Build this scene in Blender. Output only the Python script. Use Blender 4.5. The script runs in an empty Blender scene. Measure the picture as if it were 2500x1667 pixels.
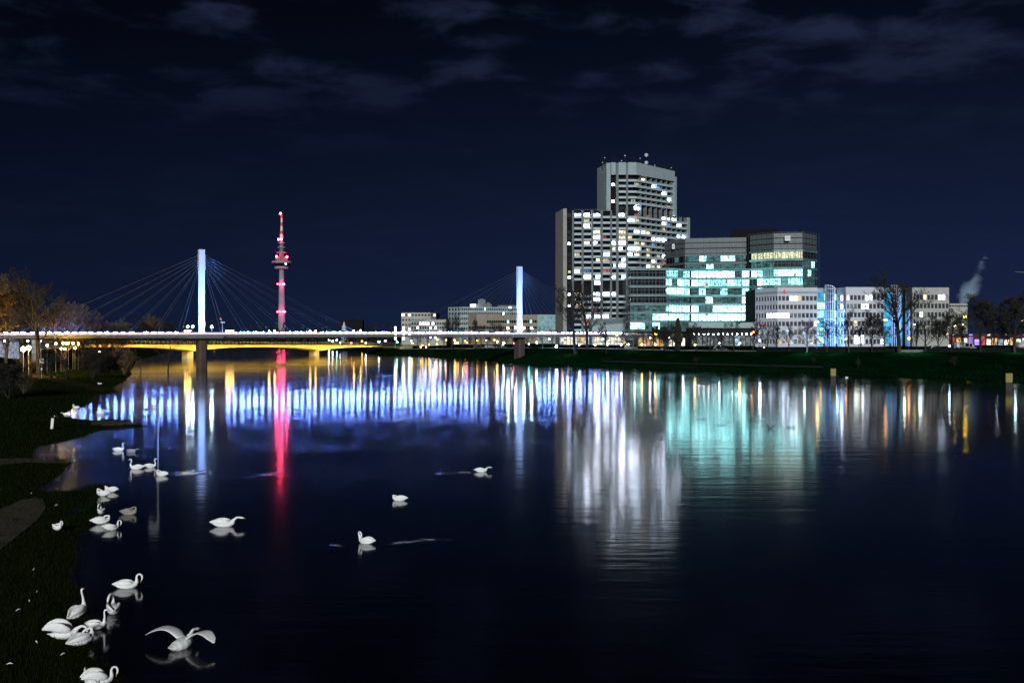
import bpy, math, random
import numpy as np
from mathutils import Vector, Matrix
random.seed(7)
SC = bpy.context.scene
COL = SC.collection
F = 2600.0; HOR = 815.0; CAMZ = 10.0
R = math.radians

def P(px, py, Y):            # photo pixel at a chosen distance -> point in the place
    return Vector(((px-1250.0)*Y/F, Y, CAMZ-(py-HOR)*Y/F))
def W(px, py, z=0.0):        # photo pixel lying on a level of height z
    Y = (CAMZ-z)*F/(py-HOR)
    return Vector(((px-1250.0)*Y/F, Y, z))
def X(px, Y): return (px-1250.0)*Y/F
def Z(py, Y): return CAMZ-(py-HOR)*Y/F
def lin(c):
    c = c/255.0
    return c/12.92 if c <= .04045 else ((c+.055)/1.055)**2.4
def C(r, g, b): return (lin(r), lin(g), lin(b))

# ------------------------------------------------------------------ materials
def new_mat(name):
    m = bpy.data.materials.new(name); m.use_nodes = True
    nt = m.node_tree; nt.nodes.clear()
    out = nt.nodes.new('ShaderNodeOutputMaterial')
    return m, nt, out
def pm(name, col, rough=.75, var=.18, scale=1.5, metal=0.0, bump=0.0, bscale=None, stretch=None, spec=.4):
    m, nt, out = new_mat(name)
    b = nt.nodes.new('ShaderNodeBsdfPrincipled')
    b.inputs['Roughness'].default_value = rough
    b.inputs['Metallic'].default_value = metal
    b.inputs['Specular IOR Level'].default_value = spec
    tc = nt.nodes.new('ShaderNodeTexCoord')
    mp = nt.nodes.new('ShaderNodeMapping')
    if stretch: mp.inputs['Scale'].default_value = stretch
    nt.links.new(tc.outputs['Object'], mp.inputs['Vector'])
    n = nt.nodes.new('ShaderNodeTexNoise'); n.inputs['Scale'].default_value = scale
    n.inputs['Detail'].default_value = 5; n.inputs['Roughness'].default_value = .65
    nt.links.new(mp.outputs[0], n.inputs['Vector'])
    mx = nt.nodes.new('ShaderNodeMix'); mx.data_type = 'RGBA'
    mx.inputs[6].default_value = (*[c*(1-var*1.6) for c in col], 1)
    mx.inputs[7].default_value = (*[min(1, c*(1+var*1.6)) for c in col], 1)
    nt.links.new(n.outputs['Fac'], mx.inputs[0])
    nt.links.new(mx.outputs[2], b.inputs['Base Color'])
    if bump:
        n2 = nt.nodes.new('ShaderNodeTexNoise'); n2.inputs['Scale'].default_value = bscale or scale*4
        n2.inputs['Detail'].default_value = 4
        nt.links.new(mp.outputs[0], n2.inputs['Vector'])
        bp = nt.nodes.new('ShaderNodeBump'); bp.inputs['Strength'].default_value = 1; bp.inputs['Distance'].default_value = bump
        nt.links.new(n2.outputs['Fac'], bp.inputs['Height']); nt.links.new(bp.outputs[0], b.inputs['Normal'])
    nt.links.new(b.outputs[0], out.inputs['Surface'])
    return m
def em(name, col, strength):
    m, nt, out = new_mat(name)
    e = nt.nodes.new('ShaderNodeEmission'); e.inputs[0].default_value = (*col, 1); e.inputs[1].default_value = strength
    nt.links.new(e.outputs[0], out.inputs['Surface'])
    return m
def lit(name, col, strength, contrast=.75, scale=(1.1, 1.1, .9), rnd=.5):
    """a lit window: the room behind it seen as uneven light (curtains, furniture, ceiling lamps)"""
    m, nt, out = new_mat(name)
    tc = nt.nodes.new('ShaderNodeTexCoord'); mp = nt.nodes.new('ShaderNodeMapping'); mp.inputs['Scale'].default_value = scale
    nt.links.new(tc.outputs['Object'], mp.inputs['Vector'])
    n = nt.nodes.new('ShaderNodeTexNoise'); n.inputs['Scale'].default_value = 1.0; n.inputs['Detail'].default_value = 2
    nt.links.new(mp.outputs[0], n.inputs['Vector'])
    mr = nt.nodes.new('ShaderNodeMapRange'); mr.inputs[1].default_value = .32; mr.inputs[2].default_value = .66
    mr.inputs[3].default_value = 1-contrast; mr.inputs[4].default_value = 1.15
    nt.links.new(n.outputs['Fac'], mr.inputs[0])
    oi = nt.nodes.new('ShaderNodeObjectInfo')
    m2 = nt.nodes.new('ShaderNodeMapRange'); m2.inputs[3].default_value = 1-rnd; m2.inputs[4].default_value = 1+rnd*.5
    nt.links.new(oi.outputs['Random'], m2.inputs[0])
    mu = nt.nodes.new('ShaderNodeMath'); mu.operation = 'MULTIPLY'
    nt.links.new(mr.outputs[0], mu.inputs[0]); nt.links.new(m2.outputs[0], mu.inputs[1])
    mu2 = nt.nodes.new('ShaderNodeMath'); mu2.operation = 'MULTIPLY'; mu2.inputs[1].default_value = strength
    nt.links.new(mu.outputs[0], mu2.inputs[0])
    e = nt.nodes.new('ShaderNodeEmission'); e.inputs[0].default_value = (*col, 1)
    nt.links.new(mu2.outputs[0], e.inputs[1]); nt.links.new(e.outputs[0], out.inputs['Surface'])
    return m

M = {}
M['concrete'] = pm('weathered_concrete', (.265, .32, .335), .85, .16, .35, bump=.02)
M['concrete_warm'] = pm('warm_concrete', (.28, .272, .25), .85, .16, .3, bump=.02)
M['parapet'] = pm('balcony_concrete', (.36, .45, .47), .85, .15, .6)
M['column'] = pm('column_concrete', (.13, .145, .145), .85, .2, .4)
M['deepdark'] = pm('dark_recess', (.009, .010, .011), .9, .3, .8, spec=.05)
M['darkglass'] = pm('dark_glass', (.006, .008, .010), .12, .3, .6, spec=.6)
M['roof'] = pm('roof_felt', (.010, .010, .011), .95, spec=.05)
M['white_panel'] = pm('white_panel', (.47, .49, .545), .6, .1, .5)
M['beige_panel'] = pm('beige_panel', (.34, .335, .30), .75, .15, .4)
M['tan_panel'] = pm('tan_panel', (.24, .20, .145), .75, .15, .3)
M['pale_panel'] = pm('pale_green_panel', (.27, .34, .33), .75, .15, .3)
M['steel'] = pm('galvanised_steel', (.25, .26, .27), .5, .1, 2, metal=.3)
M['darksteel'] = pm('dark_steel', (.03, .032, .035), .5, .1, 2, metal=.3)
M['white_steel'] = pm('white_painted_steel', (.55, .58, .62), .45, .06, 1)
M['girder'] = pm('grey_girder', (.125, .14, .165), .7, .15, .5)
M['rail'] = pm('pale_railing', (.55, .42, .43), .5, .15, 2)
M['pier'] = pm('dark_wet_pier', (.045, .036, .032), .8, .3, .8, bump=.03)
M['cable'] = pm('cable_steel', (.05, .054, .064), .5, .1, 1, metal=.2)
M['bridge_beam'] = pm('bridge_concrete', (.40, .34, .2), .85, .15, .25)
M['asphalt'] = pm('asphalt', (.035, .035, .036), .8, .2, 2)
M['path'] = pm('trodden_path', (.085, .073, .063), .95, .25, .8, bump=.02, spec=.02)
M['grass_l'] = pm('meadow_turf', (.0085, .0145, .0028), .95, .45, 1.2, bump=.06, bscale=9, spec=.0)
M['grass_r'] = pm('bank_turf', (.0010, .0105, .0030), .95, .4, .6, bump=.08, bscale=5, spec=.0)
M['blade'] = pm('grass_blade', (.0085, .0125, .003), .95, .5, 4, spec=.0)
M['bark'] = pm('dark_bark', (.016, .014, .012), .95, .3, 3)
M['bark_brown'] = pm('brown_bark', (.085, .058, .034), .95, .3, 3)
M['bark_lit'] = pm('lit_bark', (.10, .105, .10), .95, .3, 3)  # pale tone paints lamplight onto the bark of the lit trunks
M['leaf_dark'] = pm('dark_leaves', (.016, .016, .010), .85, .5, 2)
M['leaf_brown'] = pm('brown_leaves', (.06, .04, .016), .85, .5, 2)
M['hedge'] = pm('hedge_leaves', (.005, .010, .008), .9, .5, 2, spec=.1)
M['feather'] = pm('white_feathers', (.84, .84, .80), .8, .14, 7, bump=.012, bscale=30, stretch=(1, 2.5, 1))
M['cygnet'] = pm('brown_feathers', (.26, .23, .20), .8, .3, 9)
M['duckf'] = pm('duck_feathers', (.10, .075, .05), .8, .4, 12)
M['bill'] = pm('orange_bill', (.55, .16, .03), .5)
M['black'] = pm('black_skin', (.015, .015, .016), .6)
M['red_paint'] = pm('red_paint', (.30, .035, .02), .6)
M['orange_paint'] = pm('orange_paint', (.32, .09, .02), .6)
M['yellow_paint'] = pm('yellow_paint', (.24, .20, .045), .6, .2, 3)
M['sign_white'] = pm('sign_white', (.7, .68, .62), .6, .06)
M['sign_blue'] = pm('sign_blue', (.02, .03, .09), .5)
M['sign_grey'] = pm('sign_grey', (.16, .16, .2), .5)
M['car_white'] = pm('white_car_paint', (.6, .6, .6), .25, .03, 1, spec=.6)
M['car_dark'] = pm('dark_car_paint', (.02, .022, .028), .2, .05, 1, spec=.6)
M['car_silver'] = pm('silver_car_paint', (.25, .26, .28), .25, .05, 1, metal=.4)
M['tyre'] = pm('tyre_rubber', (.012, .012, .012), .9)
M['tower_conc'] = pm('tower_concrete', (.24, .20, .235), .85, .1, .06)
M['louvre'] = pm('facade_mesh_steel', (.085, .105, .105), .5, .2, .6)
M['spandrel'] = pm('spill_tinted_spandrel', (.09, .17, .17), .35, .3, .3)  # teal of the interior light spill is put into this colour
M['brick_red'] = pm('red_brick', (.05, .018, .013), .85, .3, 1.2)

L_W = lit('lit_room_white', (.72, .79, 1.0), 36, .98)
L_WARM = lit('lit_room_warm', (1, .74, .42), 4.5, .92)
L_YEL = lit('lit_room_yellow', (.95, .88, .5), 1.1)
L_BLUE = lit('lit_room_blue', (.2, .42, 1), 1.1)
L_RED = lit('lit_room_red', (.95, .22, .15), .7)
L_DIM = lit('lit_room_dim', (.7, .85, .9), .30, .8)
L_COOL = lit('lit_room_cool', (.62, .78, 1), 26, .97)
L_OFF = lit('lit_office_cyan', (.32, .95, 1.0), 5.0, .92, (.9, .9, 1.1), .5)
L_OFFB = lit('lit_office_bright', (.40, .96, 1.0), 9, .96, (.9, .9, 1.1), .35)
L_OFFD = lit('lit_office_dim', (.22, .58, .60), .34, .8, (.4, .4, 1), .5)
L_OFFT = lit('emissive_glass_panel', (.22, .62, .66), .75, .5, (.18, .18, 1.2), .4)  # own emission imitates interior light behind and on the glass
L_OFFY = lit('lit_office_yellow', (.95, .95, .6), 1.3, .8, (1.6, 1.6, 2.0), .3)
L_CYAN = lit('lit_link_cyan', (.08, .55, 1.0), 1.0, .6, (.5, .5, .5), .3)
L_CYANW = lit('lit_link_white', (.45, .92, 1.0), 2.4, .6, (.9, .9, .9), .3)
L_SHOP = lit('lit_shop_white', (1, .93, .8), 2.2, .85, (.6, .6, 1), .5)
L_SHOPB = lit('lit_shop_blue', (.5, .75, 1), 1.6, .85, (.6, .6, 1), .5)
L_SHOPO = lit('lit_shop_orange', (1, .55, .2), 1.3, .85, (.6, .6, 1), .5)
L_SHOPP = lit('lit_shop_purple', (.45, .3, 1), 1.5, .7, (.6, .6, 1), .5)
L_SHOPR = lit('lit_shop_red', (1, .25, .2), .9, .7, (.6, .6, 1), .5)
E_RAIL = em('railing_light', (.12, .25, 1.0), 420)
E_STRIP = em('handrail_glow', (1.0, .74, .84), 1.1)
E_STRIP2 = em('handrail_tube', (.7, .8, 1.0), 5)
E_FLOOD = em('floodlight_white', (.55, .78, 1.0), 300)
E_SOD = em('sodium_lamp', (1.0, .36, .016), 34)
E_SODB = em('sodium_lamp_bright', (1.0, .60, .02), 130)
E_WARM = em('warm_lamp', (1.0, .60, .12), 75)
E_LWARM = em('warm_park_lamp', (1.0, .55, .10), 800)
E_LW2 = em('warm_small_lamp', (1.0, .54, .08), 600)
E_WHITE = em('white_lamp', (.85, .93, 1.0), 90)
E_BLUE = em('blue_lamp', (.35, .45, 1.0), 110)
E_TEAL = em('green_lamp', (.2, 1.0, .75), 60)
E_RED = em('red_lamp', (1.0, .08, .12), 60)
E_TOWER = em('red_warning_light', (1.0, .03, .10), 85)
E_PILLAR = em('light_pillar', (.9, 1, .92), 10)
E_SCREEN = em('bright_screen', (.92, 1.0, .9), 5)
E_NEON = em('red_neon', (1.0, .12, .05), 1.6)
E_EMBLEM = em('red_emblem', (.9, .10, .08), .8)
E_YSIGN = em('yellow_sign', (1, .62, .03), 1.4)

# ------------------------------------------------------------------ mesh helpers
class MB:
    def __init__(s): s.v = []; s.f = []; s.mi = []; s.cur = 0
    def quad(s, a, b, c, d):
        n = len(s.v); s.v += [tuple(a), tuple(b), tuple(c), tuple(d)]; s.f.append((n, n+1, n+2, n+3)); s.mi.append(s.cur)
    def tri(s, a, b, c):
        n = len(s.v); s.v += [tuple(a), tuple(b), tuple(c)]; s.f.append((n, n+1, n+2)); s.mi.append(s.cur)
    def hexa(s, p):      # 4 bottom, 4 top
        n = len(s.v); s.v += [tuple(q) for q in p]
        for f in ((3, 2, 1, 0), (4, 5, 6, 7), (0, 1, 5, 4), (1, 2, 6, 5), (2, 3, 7, 6), (3, 0, 4, 7)):
            s.f.append(tuple(n+i for i in f)); s.mi.append(s.cur)
    def box(s, c, d, rz=0.0):
        cx, cy, cz = c; hx, hy, hz = d[0]/2, d[1]/2, d[2]/2; ca, sa = math.cos(rz), math.sin(rz)
        p = []
        for z in (-hz, hz):
            for x, y in ((-hx, -hy), (hx, -hy), (hx, hy), (-hx, hy)):
                p.append((cx+x*ca-y*sa, cy+x*sa+y*ca, cz+z))
        s.hexa(p)
    def prism(s, poly, z0, z1):
        n = len(s.v); k = len(poly)
        s.v += [(p[0], p[1], z0) for p in poly]+[(p[0], p[1], z1) for p in poly]
        s.f.append(tuple(n+i for i in reversed(range(k)))); s.f.append(tuple(n+k+i for i in range(k)))
        for i in range(k):
            j = (i+1) % k; s.f.append((n+i, n+j, n+k+j, n+k+i))
        s.mi += [s.cur]*(k+2)
    def tube(s, p0, p1, r0, r1=None, n=6, caps=True):
        r1 = r0 if r1 is None else r1
        p0 = Vector(p0); p1 = Vector(p1); d = (p1-p0)
        if d.length < 1e-6: return
        d.normalize()
        a = d.cross(Vector((0, 0, 1)) if abs(d.z) < .9 else Vector((1, 0, 0))); a.normalize(); b = d.cross(a)
        k = len(s.v)
        for p, r in ((p0, r0), (p1, r1)):
            for i in range(n):
                t = 2*math.pi*i/n; s.v.append(tuple(p+a*(r*math.cos(t))+b*(r*math.sin(t))))
        for i in range(n):
            j = (i+1) % n; s.f.append((k+i, k+j, k+n+j, k+n+i)); s.mi.append(s.cur)
        if caps:
            s.f.append(tuple(k+i for i in reversed(range(n)))); s.f.append(tuple(k+n+i for i in range(n))); s.mi += [s.cur]*2
    def lathe(s, prof, n=16, c=(0, 0)):
        k = len(s.v); m = len(prof)
        for r, z in prof:
            for i in range(n):
                t = 2*math.pi*i/n; s.v.append((c[0]+r*math.cos(t), c[1]+r*math.sin(t), z))
        for j in range(m-1):
            for i in range(n):
                i2 = (i+1) % n; s.f.append((k+j*n+i, k+j*n+i2, k+(j+1)*n+i2, k+(j+1)*n+i)); s.mi.append(s.cur)
        s.f.append(tuple(k+i for i in reversed(range(n)))); s.f.append(tuple(k+(m-1)*n+i for i in range(n))); s.mi += [s.cur]*2
    def ball(s, c, r, n=8, m=6, sq=(1, 1, 1)):
        k = len(s.v)
        for j in range(m+1):
            ph = math.pi*j/m
            for i in range(n):
                t = 2*math.pi*i/n
                s.v.append((c[0]+sq[0]*r*math.sin(ph)*math.cos(t), c[1]+sq[1]*r*math.sin(ph)*math.sin(t), c[2]+sq[2]*r*math.cos(ph)))
        for j in range(m):
            for i in range(n):
                i2 = (i+1) % n; s.f.append((k+j*n+i, k+(j+1)*n+i, k+(j+1)*n+i2, k+j*n+i2)); s.mi.append(s.cur)
    def sweep(s, pts, rad, n=10, sub=3, up=Vector((0, 1, 0))):
        """one continuous skin through points with (side, height) radii"""
        P_, R_ = [], []
        N = len(pts); pts = [Vector(p) for p in pts]
        for i in range(N-1):
            p0, p1, p2, p3 = pts[max(i-1, 0)], pts[i], pts[i+1], pts[min(i+2, N-1)]
            for q in range(sub):
                t = q/sub
                P_.append(.5*((2*p1)+(p2-p0)*t+(2*p0-5*p1+4*p2-p3)*t*t+(3*p1-p0-3*p2+p3)*t**3))
                tt = t*t*(3-2*t)
                R_.append((rad[i][0]*(1-tt)+rad[i+1][0]*tt, rad[i][1]*(1-tt)+rad[i+1][1]*tt))
        P_.append(pts[-1]); R_.append(rad[-1])
        k = len(s.v); side = up.copy(); m = len(P_)
        for i, p in enumerate(P_):
            d = P_[min(i+1, m-1)]-P_[max(i-1, 0)]
            if d.length < 1e-9: d = Vector((1, 0, 0))
            d.normalize()
            side = side-d*side.dot(d)
            if side.length < 1e-6: side = Vector((0, 1, 0))
            side.normalize(); upv = d.cross(side)
            for q in range(n):
                t = 2*math.pi*q/n
                s.v.append(tuple(p+side*(R_[i][0]*math.cos(t))+upv*(R_[i][1]*math.sin(t))))
        for i in range(m-1):
            for q in range(n):
                q2 = (q+1) % n; s.f.append((k+i*n+q, k+i*n+q2, k+(i+1)*n+q2, k+(i+1)*n+q)); s.mi.append(s.cur)
        s.f.append(tuple(k+i for i in reversed(range(n)))); s.f.append(tuple(k+(m-1)*n+i for i in range(n))); s.mi += [s.cur]*2
    def fbox(s, p, q, u0, u1, z0, z1, o0, o1):
        """box on a facade running p->q seen from the left-to-right side: u along it, o outwards"""
        d = Vector((q[0]-p[0], q[1]-p[1])); d.normalize(); nx, ny = d.y, -d.x
        def g(u, o): return (p[0]+d.x*u+nx*o, p[1]+d.y*u+ny*o)
        a, b, c, e = g(u0, o1), g(u1, o1), g(u1, o0), g(u0, o0)
        s.hexa([(*a, z0), (*b, z0), (*c, z0), (*e, z0), (*a, z1), (*b, z1), (*c, z1), (*e, z1)])
    def build(s, name, mats, parent=None, smooth=False):
        me = bpy.data.meshes.new(name)
        off = (0, 0, 0)
        r = parent
        while r is not None and r.parent is not None: r = r.parent
        if r is not None: off = tuple(r.location)
        me.from_pydata([(v[0]-off[0], v[1]-off[1], v[2]-off[2]) for v in s.v], [], s.f)
        if not isinstance(mats, (list, tuple)): mats = [mats]
        for m in mats: me.materials.append(m)
        if len(mats) > 1: me.polygons.foreach_set('material_index', s.mi)
        if smooth: me.polygons.foreach_set('use_smooth', [True]*len(me.polygons))
        me.update()
        o = bpy.data.objects.new(name, me); COL.objects.link(o)
        if parent is not None: o.parent = parent
        return o

USED = {}
def tag(o, label, cat, group=None, kind=None):
    if label: o['label'] = label
    if cat: o['category'] = cat
    if group: o['group'] = group
    if kind: o['kind'] = kind
    return o
def thing(name, label, cat, loc=(0, 0, 0), group=None):
    o = bpy.data.objects.new(name, None); o.empty_display_size = .3; COL.objects.link(o); o.location = loc
    return tag(o, label, cat, group)
KIDS = {}
def copy_tree(o, parent=None):
    c = o.copy(); COL.objects.link(c)
    if parent is not None: c.parent = parent
    for ch in [k for k in o.children]: copy_tree(ch, c)
    return c
def offset(pts, d):
    out = []
    N = len(pts)
    for i in range(N):
        def nrm(a, b):
            v = Vector((b[0]-a[0], b[1]-a[1])); v.normalize(); return Vector((v.y, -v.x))
        n1 = nrm(pts[max(i-1, 0)], pts[max(i-1, 0)+1]); n2 = nrm(pts[min(i, N-2)], pts[min(i, N-2)+1])
        b = n1+n2; b.normalize(); k = d/max(.4, b.dot(n1))
        out.append((pts[i][0]+b.x*k, pts[i][1]+b.y*k))
    return out
def band(mb, pts, z0, z1, o0, o1):
    a = offset(pts, o1); b = offset(pts, o0)
    mb.prism(a+list(reversed(b)), z0, z1)
def struct(name, mb, mats, smooth=False):
    return tag(mb.build(name, mats, smooth=smooth), None, None, kind='structure')
ORD = 'first second third fourth fifth sixth seventh eighth ninth tenth eleventh twelfth thirteenth fourteenth fifteenth sixteenth seventeenth eighteenth nineteenth twentieth twenty-first twenty-second twenty-third twenty-fourth twenty-fifth twenty-sixth twenty-seventh twenty-eighth twenty-ninth thirtieth'.split()

# ------------------------------------------------------------------ camera, sky, moon
cam = bpy.data.cameras.new('camera'); co = bpy.data.objects.new('camera', cam); COL.objects.link(co)
co.location = (0, 0, CAMZ); co.rotation_euler = (R(90), 0, 0)
cam.sensor_width = 36; cam.lens = 36*F/2500; cam.shift_y = -(833.5-HOR)/2500
cam.clip_start = .5; cam.clip_end = 9000
SC.camera = co
SC.view_settings.view_transform = 'Standard'; SC.view_settings.look = 'None'; SC.view_settings.exposure = 0; SC.view_settings.gamma = 1
SUN_EL, SUN_AZ = R(15), R(4)
wd = bpy.data.worlds.new('World'); SC.world = wd; wd.use_nodes = True
nt = wd.node_tree; nt.nodes.clear()
def nd(t, **kw):
    n = nt.nodes.new(t)
    for k, v in kw.items(): setattr(n, k, v)
    return n
lk = lambda a, b: nt.links.new(a, b)
wo = nd('ShaderNodeOutputWorld'); bg = nd('ShaderNodeBackground'); bg.inputs[1].default_value = .06
sky = nd('ShaderNodeTexSky'); sky.sky_type = 'NISHITA'; sky.sun_disc = False; sky.sun_elevation = SUN_EL; sky.sun_rotation = math.pi+SUN_AZ
tc = nd('ShaderNodeTexCoord'); sx = nd('ShaderNodeSeparateXYZ'); lk(tc.outputs['Generated'], sx.inputs[0])
el = nd('ShaderNodeMapRange'); el.inputs[1].default_value = 0.0; el.inputs[2].default_value = .34; lk(sx.outputs[2], el.inputs[0])
cr = nd('ShaderNodeValToRGB'); e = cr.color_ramp.elements
e[0].position = 0; e[0].color = (.0135, .0285, .085, 1); e[1].position = 1; e[1].color = (.0016, .0026, .0062, 1)
q = cr.color_ramp.elements.new(.12); q.color = (.0115, .0215, .068, 1)
q = cr.color_ramp.elements.new(.45); q.color = (.0066, .0128, .039, 1)
q = cr.color_ramp.elements.new(.72); q.color = (.0040, .0068, .019, 1)
lk(el.outputs[0], cr.inputs[0])
# night tint of the sky model, darker towards the left of the view (away from the city)
lr = nd('ShaderNodeMapRange'); lr.inputs[1].default_value = -.5; lr.inputs[2].default_value = .25; lr.inputs[3].default_value = .55; lr.inputs[4].default_value = 1.1
lk(sx.outputs[0], lr.inputs[0])
bw = nd('ShaderNodeRGBToBW'); lk(sky.outputs[0], bw.inputs[0])
nrm = nd('ShaderNodeMapRange'); nrm.inputs[1].default_value = 0; nrm.inputs[2].default_value = 8; nrm.inputs[3].default_value = .85; nrm.inputs[4].default_value = 1.15; lk(bw.outputs[0], nrm.inputs[0])
m1 = nd('ShaderNodeMath', operation='MULTIPLY'); lk(lr.outputs[0], m1.inputs[0]); lk(nrm.outputs[0], m1.inputs[1])
v1 = nd('ShaderNodeVectorMath', operation='SCALE'); lk(cr.outputs[0], v1.inputs[0]); lk(m1.outputs[0], v1.inputs['Scale'])
# clouds on a level layer high above
ad = nd('ShaderNodeMath', operation='ADD'); ad.inputs[1].default_value = .10; lk(sx.outputs[2], ad.inputs[0])
dx = nd('ShaderNodeMath', operation='DIVIDE'); lk(sx.outputs[0], dx.inputs[0]); lk(ad.outputs[0], dx.inputs[1])
dy = nd('ShaderNodeMath', operation='DIVIDE'); lk(sx.outputs[1], dy.inputs[0]); lk(ad.outputs[0], dy.inputs[1])
cx = nd('ShaderNodeCombineXYZ'); lk(dx.outputs[0], cx.inputs[0]); lk(dy.outputs[0], cx.inputs[1]); cx.inputs[2].default_value = 21.7
n1 = nd('ShaderNodeTexNoise'); n1.inputs['Scale'].default_value = 4.6; n1.inputs['Detail'].default_value = 9; n1.inputs['Roughness'].default_value = .56; n1.inputs['Distortion'].default_value = .25
lk(cx.outputs[0], n1.inputs['Vector'])
n2 = nd('ShaderNodeTexNoise'); n2.inputs['Scale'].default_value = 1.9; n2.inputs['Detail'].default_value = 2; lk(cx.outputs[0], n2.inputs['Vector'])
mm = nd('ShaderNodeMath', operation='MULTIPLY'); lk(n1.outputs['Fac'], mm.inputs[0]); lk(n2.outputs['Fac'], mm.inputs[1])
cm = nd('ShaderNodeMapRange'); cm.interpolation_type = 'SMOOTHSTEP'; cm.inputs[1].default_value = .225; cm.inputs[2].default_value = .40; lk(mm.outputs[0], cm.inputs[0])
ef = nd('ShaderNodeMapRange'); ef.interpolation_type = 'SMOOTHSTEP'; ef.inputs[1].default_value = .16; ef.inputs[2].default_value = .29; ef.inputs[3].default_value = .06; lk(sx.outputs[2], ef.inputs[0])
ef2 = nd('ShaderNodeMapRange'); ef2.inputs[1].default_value = .31; ef2.inputs[2].default_value = .40; ef2.inputs[3].default_value = 1; ef2.inputs[4].default_value = .03; lk(sx.outputs[2], ef2.inputs[0])
cf = nd('ShaderNodeMath', operation='MULTIPLY'); lk(cm.outputs[0], cf.inputs[0]); lk(ef.outputs[0], cf.inputs[1])
cf2 = nd('ShaderNodeMath', operation='MULTIPLY'); lk(cf.outputs[0], cf2.inputs[0]); lk(ef2.outputs[0], cf2.inputs[1])
cc = nd('ShaderNodeVectorMath', operation='SCALE'); cc.inputs[0].default_value = (.019, .027, .064); lk(cf2.outputs[0], cc.inputs['Scale'])
va = nd('ShaderNodeVectorMath', operation='ADD'); lk(v1.outputs[0], va.inputs[0]); lk(cc.outputs[0], va.inputs[1])
vs = nd('ShaderNodeVectorMath', operation='SCALE'); vs.inputs['Scale'].default_value = 1/.06*.58; lk(va.outputs[0], vs.inputs[0])
lk(vs.outputs[0], bg.inputs[0]); lk(bg.outputs[0], wo.inputs[0])
sl = bpy.data.lights.new('moon_and_city_light', 'SUN'); sl.energy = 3.0; sl.angle = R(6); sl.color = (.93, .98, 1)
so = bpy.data.objects.new('moon_and_city_light', sl); COL.objects.link(so)
so.rotation_euler = Vector((math.sin(SUN_AZ)*math.cos(SUN_EL), math.cos(SUN_AZ)*math.cos(SUN_EL), -math.sin(SUN_EL))).to_track_quat('-Z', 'Y').to_euler()
def spot(name, loc, target, energy, color, size=R(60), blend=.8, rad=.3):
    l = bpy.data.lights.new(name, 'SPOT'); l.energy = energy; l.color = color; l.spot_size = size; l.spot_blend = blend; l.shadow_soft_size = rad
    o = bpy.data.objects.new(name, l); COL.objects.link(o); o.location = loc
    o.rotation_euler = (Vector(target)-Vector(loc)).to_track_quat('-Z', 'Y').to_euler(); return o

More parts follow.
